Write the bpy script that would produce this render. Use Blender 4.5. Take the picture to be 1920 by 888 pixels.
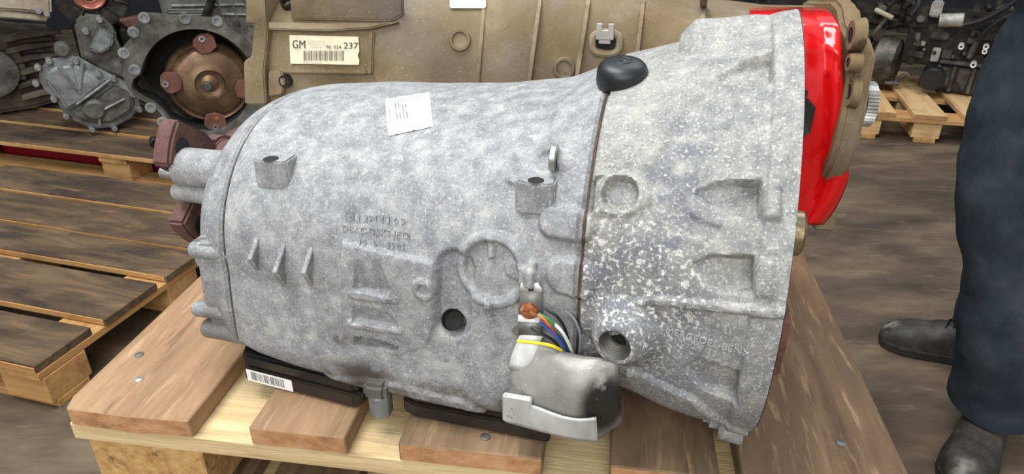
import bpy, bmesh, math, random
import numpy as np
from mathutils import Vector, Matrix
from mathutils.bvhtree import BVHTree

for o in list(bpy.data.objects):
    bpy.data.objects.remove(o)
scene = bpy.context.scene
COL = scene.collection
random.seed(7)
rng = np.random.default_rng(7)

# ------------------------------------------------------------------ camera
CAM = Vector((0, 0, 1.2))
FPX = 1314.0
PITCH = math.atan(682 / 1314)
cd = bpy.data.cameras.new('camera')
cam = bpy.data.objects.new('camera', cd)
COL.objects.link(cam)
cam.location = CAM
cam.rotation_euler = (math.pi / 2 - PITCH, 0, 0)
cd.sensor_width = 36
cd.lens = FPX / 1920 * 36
cd.clip_start = 0.02
cd.clip_end = 60
scene.camera = cam

# ------------------------------------------------------------------ light
world = bpy.data.worlds.new('world')
scene.world = world
world.use_nodes = True
bg = world.node_tree.nodes['Background']
bg.inputs[0].default_value = (0.86, 0.93, 1.0, 1)
bg.inputs[1].default_value = 0.40


def area_light(name, loc, target, sx, sy, power, col=(1, 1, 1)):
    d = bpy.data.lights.new(name, 'AREA')
    d.shape = 'RECTANGLE'
    d.size, d.size_y, d.energy, d.color = sx, sy, power, col
    o = bpy.data.objects.new(name, d)
    o.location = loc
    o.rotation_euler = (Vector(target) - Vector(loc)).to_track_quat('-Z', 'Y').to_euler()
    COL.objects.link(o)
    return o


area_light('hall_door_daylight', (-0.4, -2.6, 2.7), (0.1, 1.0, 0.6), 3.6, 2.6, 95, (1.0, 0.985, 0.96))
area_light('unseen_overhead_light', (-1.0, 0.7, 3.9), (0.1, 0.9, 0), 2.4, 1.6, 125, (0.97, 0.985, 1.0))
area_light('unseen_overhead_light', (1.7, 3.0, 4.2), (1.7, 3.0, 0), 2.2, 1.6, 45, (0.98, 0.985, 1.0))  # added lamp out of view, brightens the floor and pallet at the far right
scene.view_settings.view_transform = 'Standard'
scene.view_settings.look = 'None'
scene.view_settings.gamma = 1
scene.view_settings.use_curve_mapping = False
scene.view_settings.exposure = 0.33


# ------------------------------------------------------------------ helpers
def c(r, g, b):
    f = lambda v: (v / 255 / 12.92) if v / 255 <= 0.04045 else ((v / 255 + 0.055) / 1.055) ** 2.4
    return (f(r), f(g), f(b), 1)


def mat(name, stops, scale=8, detail=6, rough=0.6, metal=0.0, bump=0.0, bscale=None, bdist=0.001,
        stretch=(1, 1, 1), layers=(), distort=0.0, coat=0.0, spec=0.5, rnd=True):
    """stops: [(pos, colour)] of a noise ramp. layers: dicts col, scale, lo, hi, amount, stretch, centre, radius."""
    m = bpy.data.materials.new(name)
    m.use_nodes = True
    nt = m.node_tree
    N, L = nt.nodes, nt.links
    b = N['Principled BSDF']
    tc = N.new('ShaderNodeTexCoord')
    src = tc.outputs['Object']
    if rnd:
        oi = N.new('ShaderNodeObjectInfo')
        ml = N.new('ShaderNodeMath'); ml.operation = 'MULTIPLY'; ml.inputs[1].default_value = 37.0
        L.new(oi.outputs['Random'], ml.inputs[0])
        ad = N.new('ShaderNodeVectorMath'); ad.operation = 'ADD'
        L.new(src, ad.inputs[0]); L.new(ml.outputs[0], ad.inputs[1])
        seedsrc = ad.outputs[0]
    else:
        seedsrc = src

    def noise(sc, st, det=6, dis=0.0, rgh=0.6):
        mp = N.new('ShaderNodeMapping')
        mp.inputs['Scale'].default_value = st
        L.new(seedsrc, mp.inputs[0])
        n = N.new('ShaderNodeTexNoise')
        n.inputs['Scale'].default_value = sc
        n.inputs['Detail'].default_value = det
        n.inputs['Roughness'].default_value = rgh
        n.inputs['Distortion'].default_value = dis
        L.new(mp.outputs[0], n.inputs['Vector'])
        return n.outputs['Fac']

    r = N.new('ShaderNodeValToRGB')
    L.new(noise(scale, stretch, detail, distort), r.inputs[0])
    el = r.color_ramp.elements
    if len(stops) == 1:
        stops = [(0, stops[0][1]), (1, stops[0][1])]
    el[0].position, el[0].color = stops[0]
    el[1].position, el[1].color = stops[-1]
    for p, k in stops[1:-1]:
        e = el.new(p); e.color = k
    colr = r.outputs[0]
    for ly in layers:
        rr = N.new('ShaderNodeMapRange')
        rr.inputs['From Min'].default_value = ly['lo']
        rr.inputs['From Max'].default_value = ly['hi']
        rr.inputs['To Max'].default_value = ly.get('amount', 1.0)
        L.new(noise(ly['scale'], ly.get('stretch', (1, 1, 1)), ly.get('detail', 4), ly.get('distort', 0), ly.get('rgh', 0.6)), rr.inputs[0])
        fac = rr.outputs[0]
        if 'centre' in ly:
            ds = N.new('ShaderNodeVectorMath'); ds.operation = 'DISTANCE'
            mp2 = N.new('ShaderNodeMapping'); mp2.inputs['Scale'].default_value = ly.get('cscale', (1, 1, 1))
            L.new(src, mp2.inputs[0])
            L.new(mp2.outputs[0], ds.inputs[0])
            cs = ly.get('cscale', (1, 1, 1))
            ds.inputs[1].default_value = [ly['centre'][i] * cs[i] for i in range(3)]
            mr = N.new('ShaderNodeMapRange'); mr.interpolation_type = 'SMOOTHSTEP'
            mr.inputs['From Min'].default_value = ly['radius']
            mr.inputs['From Max'].default_value = ly['radius'] * ly.get('inner', 0.4)
            L.new(ds.outputs['Value'], mr.inputs[0])
            mu = N.new('ShaderNodeMath'); mu.operation = 'MULTIPLY'
            L.new(fac, mu.inputs[0]); L.new(mr.outputs[0], mu.inputs[1])
            fac = mu.outputs[0]
        mx = N.new('ShaderNodeMix'); mx.data_type = 'RGBA'
        L.new(fac, mx.inputs[0]); L.new(colr, mx.inputs[6])
        mx.inputs[7].default_value = ly['col']
        colr = mx.outputs[2]
    L.new(colr, b.inputs['Base Color'])
    b.inputs['Roughness'].default_value = rough
    b.inputs['Metallic'].default_value = metal
    b.inputs['Specular IOR Level'].default_value = spec
    b.inputs['Coat Weight'].default_value = coat
    if bump:
        bn = N.new('ShaderNodeBump')
        bn.inputs['Strength'].default_value = bump
        bn.inputs['Distance'].default_value = bdist
        L.new(noise(bscale or scale * 4, stretch, 4), bn.inputs['Height'])
        L.new(bn.outputs[0], b.inputs['Normal'])
    return m


def thing(name, label, cat, loc=(0, 0, 0), rotz=0, group=None, M=None):
    o = bpy.data.objects.new(name, None)
    o.empty_display_size = 0.05
    COL.objects.link(o)
    if M is not None:
        o.matrix_world = M
    else:
        o.location = loc
        o.rotation_euler = (0, 0, rotz)
    tag(o, label, cat, group)
    return o


def tag(o, label=None, cat=None, group=None, kind=None):
    if label: o['label'] = label
    if cat: o['category'] = cat
    if group: o['group'] = group
    if kind: o['kind'] = kind
    return o


def mesh_obj(name, verts, faces, m, parent=None, smooth=True, angle=35, bevel=0, seg=1, label=None):
    me = bpy.data.meshes.new(name)
    me.from_pydata([tuple(v) for v in verts], [], [tuple(f) for f in faces])
    if bevel:
        bm = bmesh.new(); bm.from_mesh(me)
        bmesh.ops.remove_doubles(bm, verts=bm.verts, dist=1e-6)
        es = [e for e in bm.edges if len(e.link_faces) == 2 and e.calc_face_angle(0) > 0.5]
        bmesh.ops.bevel(bm, geom=es, offset=bevel, segments=seg, affect='EDGES', clamp_overlap=True)
        bm.to_mesh(me); bm.free()
    me.validate()
    if smooth:
        me.polygons.foreach_set('use_smooth', [True] * len(me.polygons))
        me.set_sharp_from_angle(angle=math.radians(angle))
    me.materials.append(m)
    o = bpy.data.objects.new(name, me)
    COL.objects.link(o)
    if parent:
        o.parent = parent
    if label:
        o['label'] = label
    return o


class MB:
    """collects shapes for ONE mesh object"""
    def __init__(s, M=None):
        s.v, s.f, s.M = [], [], M or Matrix.Identity(4)

    def add(s, vs, fs, M=None):
        k = len(s.v)
        T = s.M @ M if M is not None else s.M
        s.v += [T @ Vector(v) for v in vs]
        s.f += [tuple(i + k for i in f) for f in fs]
        return s

    def box(s, ctr, size, M=None, taper=1.0):
        x, y, z = [d / 2 for d in size]
        vs = []
        for sz in (-1, 1):
            t = taper if sz > 0 else 1
            for sx, sy in ((-1, -1), (1, -1), (1, 1), (-1, 1)):
                vs.append((ctr[0] + sx * x * t, ctr[1] + sy * y * t, ctr[2] + sz * z))
        return s.add(vs, [(0, 3, 2, 1), (4, 5, 6, 7), (0, 1, 5, 4), (1, 2, 6, 5), (2, 3, 7, 6), (3, 0, 4, 7)], M)

    def cyl(s, p0, p1, r0, r1=None, n=20, caps=True):
        return s.lathe(p0, Vector(p1) - Vector(p0), [(0, 0)] * 0 + ([(0, 0)] if caps else []) + [(r0, 0), (r1 if r1 is not None else r0, 1)] + ([(0, 1)] if caps else []), n, rel=True)

    def lathe(s, p0, axis, prof, n=24, rel=False, up=None, a0=0.0):
        """prof: [(radius, height along axis)]"""
        p0, axis = Vector(p0), Vector(axis)
        ln = axis.length
        ax = axis.normalized()
        u = Vector(up) if up else (Vector((0, 0, 1)) if abs(ax.z) < 0.9 else Vector((1, 0, 0)))
        t1 = (u - ax * u.dot(ax)).normalized()
        t2 = ax.cross(t1)
        vs, fs, rows = [], [], []
        for r, h in prof:
            hh = h * ln if rel else h
            if r <= 1e-7:
                rows.append([len(vs)]); vs.append(p0 + ax * hh)
            else:
                row = []
                for i in range(n):
                    t = a0 + 2 * math.pi * i / n
                    row.append(len(vs)); vs.append(p0 + ax * hh + (t1 * math.cos(t) + t2 * math.sin(t)) * r)
                rows.append(row)
        for A, B in zip(rows, rows[1:]):
            for i in range(n):
                j = (i + 1) % n
                if len(A) == 1 and len(B) == 1: continue
                if len(A) == 1: fs.append((A[0], B[i], B[j]))
                elif len(B) == 1: fs.append((A[i], B[0], A[j]))
                else: fs.append((A[i], B[i], B[j], A[j]))
        # lathe faces point outward when axis runs p0->p1
        fs = [tuple(reversed(f)) for f in fs]
        return s.add(vs, fs)

    def prism(s, poly, depth, M=None, taper=1.0, back_c=None):
        """poly in local XY, extruded from z=0 to z=depth"""
        n = len(poly)
        cx = sum(p[0] for p in poly) / n; cy = sum(p[1] for p in poly) / n
        vs = [(p[0], p[1], 0) for p in poly] + [(cx + (p[0] - cx) * taper, cy + (p[1] - cy) * taper, depth) for p in poly]
        area = sum(poly[i][0] * poly[(i + 1) % n][1] - poly[(i + 1) % n][0] * poly[i][1] for i in range(n))
        fs = [tuple(range(n - 1, -1, -1)), tuple(range(n, 2 * n))] + [(i, (i + 1) % n, n + (i + 1) % n, n + i) for i in range(n)]
        if (area < 0) != (depth < 0):
            fs = [tuple(reversed(f)) for f in fs]
        return s.add(vs, fs, M)

    def tube(s, pts, r, n=8, closed=False, caps=True):
        pts = [Vector(p) for p in pts]
        m = len(pts)
        rr = r if hasattr(r, '__len__') else [r] * m
        vs, fs = [], []
        prev = None
        for i, p in enumerate(pts):
            if closed: d = pts[(i + 1) % m] - pts[i - 1]
            else: d = pts[min(i + 1, m - 1)] - pts[max(i - 1, 0)]
            d.normalize()
            if prev is None:
                u = Vector((0, 0, 1)) if abs(d.z) < 0.9 else Vector((1, 0, 0))
            else:
                u = prev
            t1 = (u - d * u.dot(d)).normalized(); prev = t1
            t2 = d.cross(t1)
            for k in range(n):
                a = 2 * math.pi * k / n
                vs.append(p + (t1 * math.cos(a) + t2 * math.sin(a)) * rr[i])
        R = m if closed else m - 1
        for i in range(R):
            for k in range(n):
                a, b = i * n, ((i + 1) % m) * n
                fs.append((a + k, a + (k + 1) % n, b + (k + 1) % n, b + k))
        if caps and not closed:
            fs.append(tuple(range(n - 1, -1, -1))); fs.append(tuple((m - 1) * n + k for k in range(n)))
        return s.add(vs, fs)

    def build(s, name, m, parent=None, **kw):
        return mesh_obj(name, s.v, s.f, m, parent, **kw)


def smooth_path(pts, k=8):
    pts = [Vector(p) for p in pts]
    out = []
    for i in range(len(pts) - 1):
        p0, p1, p2, p3 = pts[max(i - 1, 0)], pts[i], pts[i + 1], pts[min(i + 2, len(pts) - 1)]
        for j in range(k):
            t = j / k
            out.append(0.5 * ((2 * p1) + (p2 - p0) * t + (2 * p0 - 5 * p1 + 4 * p2 - p3) * t * t + (3 * p1 - p0 - 3 * p2 + p3) * t ** 3))
    out.append(pts[-1])
    return out


CX, CY, CZ = Vector((1, 0, 0)), Vector((0, math.sin(PITCH), math.cos(PITCH))), Vector((0, math.cos(PITCH), -math.sin(PITCH)))


def sight(px, py):
    """direction from the camera position towards a place seen at (px, py)"""
    return (CX * (px - 960) + CZ * FPX - CY * (py - 444))


def at_z(px, py, z):
    d = sight(px, py)
    return CAM + d * ((z - CAM.z) / d.z)


def at_y(px, py, y):
    d = sight(px, py)
    return CAM + d * (y / d.y)


def frame_m(o, x, z):
    """matrix with local X = x and local Z = z"""
    z = Vector(z).normalized(); x = Vector(x); x = (x - z * x.dot(z)).normalized(); y = z.cross(x)
    M = Matrix((x, y, z)).transposed().to_4x4(); M.translation = Vector(o)
    return M


def text_mesh(body, size, extrude=0.0, align='CENTER', bold=0.0):
    cu = bpy.data.curves.new('t', 'FONT')
    cu.body = body; cu.size = size; cu.extrude = extrude; cu.align_x = align; cu.align_y = 'CENTER'; cu.offset = bold
    cu.resolution_u = 2
    o = bpy.data.objects.new('t', cu)
    COL.objects.link(o)
    bpy.context.view_layer.update()
    me = bpy.data.meshes.new_from_object(o)
    vs = [tuple(v.co) for v in me.vertices]
    fs = [tuple(p.vertices) for p in me.polygons]
    bpy.data.objects.remove(o); bpy.data.curves.remove(cu); bpy.data.meshes.remove(me)
    return vs, fs


# ------------------------------------------------------------------ materials
K = {}
K['floor'] = mat('oily_concrete', [(0.3, c(58, 48, 38)), (0.5, c(92, 78, 60)), (0.7, c(128, 110, 86))], scale=3.2, detail=8, rough=0.75, bump=0.35, bscale=25, bdist=0.004, stretch=(0.6, 1.7, 1),
                 layers=[dict(col=c(40, 34, 28), scale=2.0, lo=0.5, hi=0.72, amount=0.75, stretch=(1, 1.6, 1)), dict(col=c(158, 140, 112), scale=9, lo=0.62, hi=0.72, amount=0.4, stretch=(0.5, 1.8, 1))], rnd=False)
K['wall'] = mat('dark_wall', [(0.3, c(22, 22, 24)), (0.7, c(34, 34, 36))], scale=3)
wl = lambda amt, lo=0.52: [dict(col=c(206, 172, 132), scale=70, lo=0.56, hi=0.72, amount=0.45, stretch=(0.22, 1.6, 1.6), detail=6), dict(col=c(84, 62, 44), scale=60, lo=0.58, hi=0.72, amount=0.45, stretch=(0.2, 2.0, 2.0), detail=6), dict(col=c(58, 42, 30), scale=4.5, lo=lo, hi=lo + 0.22, amount=amt, stretch=(0.8, 2.2, 2.2)),
                  dict(col=c(70, 48, 32), scale=22, lo=0.64, hi=0.70, amount=0.5, stretch=(0.35, 2.4, 2.4))]
K['wood_deck'] = mat('rough_deck_wood', [(0.25, c(118, 92, 66)), (0.5, c(154, 122, 90)), (0.75, c(176, 144, 110))], scale=9, detail=9, rough=0.82, bump=0.5, bscale=120, bdist=0.0012, stretch=(0.35, 3, 3), layers=wl(0.5, 0.56), distort=0.6)
K['wood_dirty'] = mat('greasy_deck_wood', [(0.25, c(84, 66, 48)), (0.5, c(122, 98, 72)), (0.75, c(150, 122, 92))], scale=7, detail=9, rough=0.8, bump=0.5, bscale=120, bdist=0.0012, stretch=(0.4, 3, 3), layers=wl(0.75, 0.5), distort=0.8)
K['wood_dimmed'] = mat('dimmed_brown_deck_wood', [(0.25, c(84, 65, 47)), (0.5, c(114, 89, 65)), (0.75, c(136, 110, 82))], scale=7, detail=9, rough=0.82, bump=0.5, bscale=120, bdist=0.0012, stretch=(0.4, 3, 3), layers=wl(0.6, 0.52), distort=0.8)  # darker brown: dirt layers, plus dim light at the right put into the colour
K['wood_pale'] = mat('pale_crossboard_wood', [(0.3, c(176, 148, 104)), (0.5, c(206, 180, 134)), (0.75, c(222, 200, 156))], scale=14, detail=9, rough=0.82, bump=0.7, bscale=90, bdist=0.0014, stretch=(0.25, 4, 4), layers=[dict(col=c(120, 96, 66), scale=30, lo=0.6, hi=0.75, amount=0.6, stretch=(0.2, 3, 3))], distort=0.4)
K['wood_block'] = mat('pressed_chip_block', [(0.3, c(150, 108, 62)), (0.5, c(190, 148, 92)), (0.75, c(214, 178, 122))], scale=70, detail=6, rough=0.85, bump=0.6, bscale=160, bdist=0.002, layers=[dict(col=c(92, 62, 36), scale=50, lo=0.58, hi=0.68, amount=0.7)])
K['wood_old'] = mat('grimy_pallet_wood', [(0.25, c(52, 40, 29)), (0.5, c(92, 72, 51)), (0.75, c(132, 106, 76))], scale=5, detail=9, rough=0.85, bump=0.5, bscale=60, bdist=0.002, stretch=(0.5, 2.6, 2.6), layers=[dict(col=c(34, 26, 19), scale=4, lo=0.5, hi=0.66, amount=0.7, stretch=(0.8, 2.4, 2)), dict(col=c(160, 126, 82), scale=9, lo=0.62, hi=0.75, amount=0.6, stretch=(0.4, 3, 3))], distort=1.0)
K['wood_edge'] = mat('yellow_pallet_wood', [(0.3, c(160, 116, 66)), (0.5, c(190, 144, 88)), (0.75, c(206, 166, 108))], scale=9, detail=7, rough=0.8, bump=0.3, bscale=80, stretch=(0.3, 3, 3), layers=[dict(col=c(84, 60, 38), scale=6, lo=0.55, hi=0.75, amount=0.6)])
K['wood_new'] = mat('clean_pallet_wood', [(0.3, c(186, 146, 96)), (0.5, c(212, 174, 122)), (0.75, c(222, 190, 142))], scale=9, detail=7, rough=0.8, bump=0.3, bscale=80, stretch=(0.3, 3, 3), layers=[dict(col=c(138, 106, 72), scale=6, lo=0.55, hi=0.75, amount=0.5)])
K['nail'] = mat('bright_nail_head', [(0.3, c(150, 150, 150)), (0.7, c(215, 215, 212))], scale=200, rough=0.35, metal=0.6)
K['nail_dull'] = mat('dull_nail_head', [(0.3, c(84, 84, 84)), (0.7, c(128, 126, 122))], scale=200, rough=0.5, metal=0.5)

CAST_STOPS = [(0.3, c(114, 114, 116)), (0.45, c(134, 134, 136)), (0.58, c(152, 152, 152)), (0.75, c(176, 175, 171))]
K['cast'] = mat('oxidised_cast_aluminium', CAST_STOPS, scale=60, detail=14, rough=0.62, bump=0.5, bscale=700, bdist=0.0006, spec=0.3,
                layers=[dict(col=c(164, 163, 158), scale=4, lo=0.45, hi=0.68, amount=0.30, detail=3),
                        dict(col=c(116, 116, 120), scale=5, lo=0.50, hi=0.7, amount=0.30, detail=3),
                        dict(col=c(206, 205, 200), scale=430, lo=0.54, hi=0.64, amount=0.55, detail=5, rgh=0.75),
                        dict(col=c(84, 84, 86), scale=380, lo=0.54, hi=0.66, amount=0.55, detail=5, rgh=0.75),
                        dict(col=c(190, 188, 180), scale=110, lo=0.58, hi=0.70, amount=0.5, detail=6),
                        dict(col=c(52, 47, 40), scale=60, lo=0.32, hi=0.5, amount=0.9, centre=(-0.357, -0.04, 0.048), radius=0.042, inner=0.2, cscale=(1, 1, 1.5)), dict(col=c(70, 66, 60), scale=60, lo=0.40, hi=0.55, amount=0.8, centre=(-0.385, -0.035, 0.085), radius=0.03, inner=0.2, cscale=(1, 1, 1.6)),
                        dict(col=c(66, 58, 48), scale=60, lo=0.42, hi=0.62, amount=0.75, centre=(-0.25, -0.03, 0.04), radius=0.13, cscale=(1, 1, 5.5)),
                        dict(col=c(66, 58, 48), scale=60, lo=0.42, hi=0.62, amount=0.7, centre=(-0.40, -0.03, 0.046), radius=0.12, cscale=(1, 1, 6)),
                        dict(col=c(88, 84, 78), scale=30, lo=0.4, hi=0.62, amount=0.7, centre=(-0.54, 0.0, 0.05), radius=0.06),
                        ], rnd=False)
K['cast_bell'] = mat('flaky_cast_aluminium', [(0.3, c(112, 112, 112)), (0.45, c(132, 132, 131)), (0.58, c(150, 149, 146)), (0.75, c(178, 176, 169))], scale=70, detail=14, rough=0.64, bump=0.7, bscale=420, bdist=0.0009, spec=0.3,
                     layers=[dict(col=c(168, 166, 158), scale=5, lo=0.42, hi=0.66, amount=0.55, detail=3),
                             dict(col=c(104, 105, 110), scale=30, lo=0.30, hi=0.55, amount=0.85, centre=(-0.11, -0.045, 0.165), radius=0.09, cscale=(1, 0.7, 0.9)),
                             dict(col=c(116, 118, 123), scale=24, lo=0.36, hi=0.6, amount=0.7, centre=(-0.045, -0.05, 0.10), radius=0.10),
                             dict(col=c(92, 93, 104), scale=60, lo=0.42, hi=0.6, amount=0.7, centre=(-0.085, -0.0, 0.255), radius=0.035, cscale=(1, 0.4, 0.42)),
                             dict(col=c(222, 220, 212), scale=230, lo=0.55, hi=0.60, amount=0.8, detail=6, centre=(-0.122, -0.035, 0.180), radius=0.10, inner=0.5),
                             dict(col=c(200, 198, 190), scale=420, lo=0.55, hi=0.66, amount=0.7, detail=4),
                             dict(col=c(80, 79, 78), scale=460, lo=0.57, hi=0.68, amount=0.55, detail=3)], rnd=False)
K['cast_letter'] = mat('plain_cast_relief', [(0.3, c(150, 151, 153)), (0.7, c(176, 176, 176))], scale=120, rough=0.6, rnd=False)
K['groove'] = mat('dirty_joint', [(0.3, c(44, 36, 30)), (0.7, c(84, 66, 52))], scale=120, rough=0.8)
K['joint_dark'] = mat('dark_joint_sealant', [(0.3, c(62, 60, 56)), (0.7, c(92, 89, 84))], scale=120, rough=0.8)
K['black_plastic'] = mat('black_plastic', [(0.3, c(24, 25, 27)), (0.7, c(34, 35, 38))], scale=30, rough=0.42, bump=0.05, bscale=500)
K['black_pan'] = mat('black_pan_paint', [(0.3, c(14, 15, 17)), (0.7, c(30, 32, 35))], scale=25, rough=0.36, bump=0.1, bscale=200)
K['pan_grime'] = mat('oily_pan_side', [(0.3, c(22, 18, 14)), (0.7, c(46, 38, 30))], scale=25, rough=0.55)
K['dark_hole'] = mat('dark_cavity', [(0.3, c(16, 15, 14)), (0.7, c(28, 26, 24))], scale=30, rough=0.8)
K['steel'] = mat('machined_steel', [(0.3, c(150, 150, 148)), (0.7, c(196, 195, 190))], scale=60, rough=0.35, metal=0.75)
K['shield'] = mat('dull_shield_sheet', [(0.3, c(128, 126, 122)), (0.5, c(158, 156, 151)), (0.75, c(186, 184, 179))], scale=16, detail=10, rough=0.46, metal=0.25, bump=0.2, bscale=300, bdist=0.0006,
                  layers=[dict(col=c(210, 209, 205), scale=260, lo=0.66, hi=0.70, amount=0.7), dict(col=c(34, 31, 28), scale=34, lo=0.30, hi=0.42, amount=0.97, centre=(-0.124, -0.085, 0.086), radius=0.026, inner=0.5, cscale=(1, 0.3, 0.6)),
                          dict(col=c(44, 40, 36), scale=120, lo=0.55, hi=0.6, amount=0.9, centre=(-0.205, -0.06, 0.055), radius=0.03)], rnd=False)
K['shield_pale'] = mat('scratched_pale_sheet', [(0.3, c(160, 160, 157)), (0.5, c(184, 184, 181)), (0.75, c(206, 206, 203))], scale=20, detail=10, rough=0.42, metal=0.2, stretch=(2, 1, 1),
                  layers=[dict(col=c(60, 55, 50), scale=130, lo=0.63, hi=0.68, amount=0.8)], rnd=False)
K['wood_end'] = mat('sawn_end_grain', [(0.3, c(150, 104, 68)), (0.5, c(180, 132, 90)), (0.75, c(196, 152, 108))], scale=40, detail=8, rough=0.85, bump=0.5, bscale=150, bdist=0.001, stretch=(1, 1, 1.6), layers=[dict(col=c(104, 72, 50), scale=30, lo=0.58, hi=0.7, amount=0.5)])
K['strip_white'] = mat('bright_strip_metal', [(0.3, c(206, 206, 204)), (0.7, c(232, 232, 230))], scale=60, rough=0.4, metal=0.15)
K['strip_grey'] = mat('grey_strip_metal', [(0.3, c(112, 112, 108)), (0.7, c(134, 133, 128))], scale=60, rough=0.42, metal=0.4)
K['rust'] = mat('orange_rust', [(0.3, c(92, 44, 22)), (0.5, c(150, 84, 46)), (0.7, c(196, 140, 96))], scale=200, detail=6, rough=0.9, bump=0.6, bscale=600)
K['flange_rust'] = mat('purple_brown_rusty_flange', [(0.3, c(70, 44, 40)), (0.5, c(90, 59, 54)), (0.75, c(112, 80, 73))], scale=40, detail=8, rough=0.75, bump=0.3, bscale=500, bdist=0.0005, layers=[dict(col=c(140, 112, 104), scale=420, lo=0.6, hi=0.68, amount=0.5)])
K['brass'] = mat('stained_steel_stud', [(0.3, c(92, 76, 52)), (0.6, c(172, 158, 128)), (0.8, c(226, 216, 190))], scale=60, rough=0.35, metal=0.7)
for n_, k_ in dict(white=(226, 226, 218), yellow=(238, 208, 40), blue=(46, 84, 150), darkblue=(36, 48, 96), green=(48, 118, 60), black=(24, 26, 28), grey=(120, 126, 130), red=(150, 60, 52), orange=(196, 112, 48)).items():
    K['wire_' + n_] = mat('wire_' + n_, [(0.3, c(*k_)), (0.7, c(*k_))], rough=0.45)
K['paper'] = mat('white_label', [(0.3, c(222, 222, 222)), (0.6, c(236, 236, 236))], scale=60, rough=0.5, bump=0.3, bscale=60, bdist=0.0006)
K['paper_old'] = mat('yellowed_label', [(0.3, c(220, 208, 174)), (0.6, c(238, 228, 200))], scale=30, rough=0.6)
K['ink'] = mat('black_print', [(0.3, c(52, 52, 50)), (0.7, c(66, 66, 62))], rough=0.7)
K['ink_pale'] = mat('faded_print', [(0.3, c(176, 172, 152)), (0.7, c(188, 184, 164))], rough=0.7)
K['ink_grey'] = mat('grey_print', [(0.3, c(104, 104, 106)), (0.7, c(120, 120, 122))], rough=0.7)
K['bar'] = mat('barcode_print', [(0.3, c(118, 114, 96)), (0.7, c(134, 130, 112))], rough=0.7)
K['tan'] = mat('dusty_tan_casting', [(0.28, c(104, 88, 66)), (0.45, c(130, 113, 87)), (0.6, c(148, 132, 105)), (0.78, c(172, 158, 132))], scale=9, detail=12, rough=0.85, bump=0.4, bscale=240, bdist=0.001, spec=0.2,
               layers=[dict(col=c(132, 128, 121), scale=5, lo=0.45, hi=0.65, amount=0.7, detail=4), dict(col=c(196, 184, 160), scale=260, lo=0.62, hi=0.70, amount=0.5), dict(col=c(58, 50, 44), scale=14, lo=0.67, hi=0.70, amount=0.9), dict(col=c(98, 78, 54), scale=4, lo=0.5, hi=0.7, amount=0.6), dict(col=c(104, 84, 58), scale=30, lo=0.2, hi=0.5, amount=0.55, centre=(-0.22, -0.14, 0.3), radius=0.4, inner=0.5)], rnd=False)
K['tan_rib'] = mat('worn_tan_rib', [(0.3, c(112, 98, 78)), (0.5, c(140, 124, 100)), (0.75, c(160, 146, 122))], scale=20, detail=10, rough=0.85, bump=0.4, bscale=240, spec=0.2, layers=[dict(col=c(70, 66, 62), scale=12, lo=0.6, hi=0.68, amount=0.8)])
K['film'] = mat('glossy_red_film', [(0.3, c(206, 14, 18)), (0.7, c(226, 22, 24))], scale=6, rough=0.2, bump=0.12, bscale=9, bdist=0.004, coat=0.5, spec=0.5)
K['dark_iron'] = mat('oily_dark_iron', [(0.3, c(20, 19, 17)), (0.5, c(40, 37, 33)), (0.72, c(78, 73, 65))], scale=14, detail=9, rough=0.5, metal=0.3, bump=0.5, bscale=90, bdist=0.002)
K['mid_iron'] = mat('grimy_engine_alloy', [(0.3, c(46, 43, 38)), (0.5, c(84, 80, 72)), (0.72, c(130, 124, 113))], scale=14, detail=9, rough=0.5, metal=0.3, bump=0.5, bscale=90, bdist=0.002, layers=[dict(col=c(30, 27, 24), scale=9, lo=0.52, hi=0.62, amount=0.8)])
K['pale_alloy'] = mat('pale_engine_alloy', [(0.3, c(140, 136, 128)), (0.7, c(196, 192, 184))], scale=20, detail=8, rough=0.5, metal=0.3, layers=[dict(col=c(80, 74, 66), scale=12, lo=0.55, hi=0.7, amount=0.6)])
K['washer'] = mat('white_washer', [(0.3, c(206, 206, 202)), (0.7, c(232, 232, 228))], rough=0.5)
K['alloy_cover'] = mat('grey_alloy_cover', [(0.3, c(104, 106, 106)), (0.5, c(138, 140, 140)), (0.72, c(172, 174, 174))], scale=14, detail=9, rough=0.45, metal=0.35, bump=0.3, bscale=160, layers=[dict(col=c(66, 64, 60), scale=10, lo=0.54, hi=0.68, amount=0.6)])
K['alloy_dark'] = mat('grimy_grey_alloy', [(0.3, c(66, 64, 60)), (0.5, c(98, 97, 92)), (0.72, c(136, 134, 128))], scale=14, detail=9, rough=0.5, metal=0.3, bump=0.3, bscale=160, layers=[dict(col=c(40, 37, 33), scale=9, lo=0.52, hi=0.66, amount=0.7)])
K['fin_brown'] = mat('brown_grimy_casting', [(0.3, c(46, 39, 32)), (0.5, c(78, 68, 56)), (0.72, c(114, 102, 86))], scale=10, detail=9, rough=0.6, bump=0.3, bscale=120)
K['converter'] = mat('bronze_converter_steel', [(0.3, c(86, 66, 50)), (0.5, c(124, 98, 74)), (0.72, c(158, 132, 104))], scale=8, detail=8, rough=0.38, metal=0.6, layers=[dict(col=c(110, 60, 34), scale=7, lo=0.54, hi=0.66, amount=0.7)])
K['lug_rust'] = mat('rust_brown_lug', [(0.3, c(82, 50, 40)), (0.7, c(124, 80, 64))], scale=30, rough=0.75, layers=[dict(col=c(180, 100, 44), scale=24, lo=0.62, hi=0.7, amount=0.7)])
K['copper'] = mat('coppery_ring', [(0.3, c(150, 84, 70)), (0.7, c(206, 140, 120))], scale=40, rough=0.4, metal=0.5)
K['cream_case'] = mat('cream_dusty_casting', [(0.3, c(120, 108, 88)), (0.5, c(158, 146, 122)), (0.72, c(190, 180, 156))], scale=10, detail=8, rough=0.7, bump=0.3, bscale=120)
K['red_paint'] = mat('red_painted_steel', [(0.3, c(140, 12, 22)), (0.7, c(166, 16, 28))], scale=8, rough=0.5)
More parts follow.
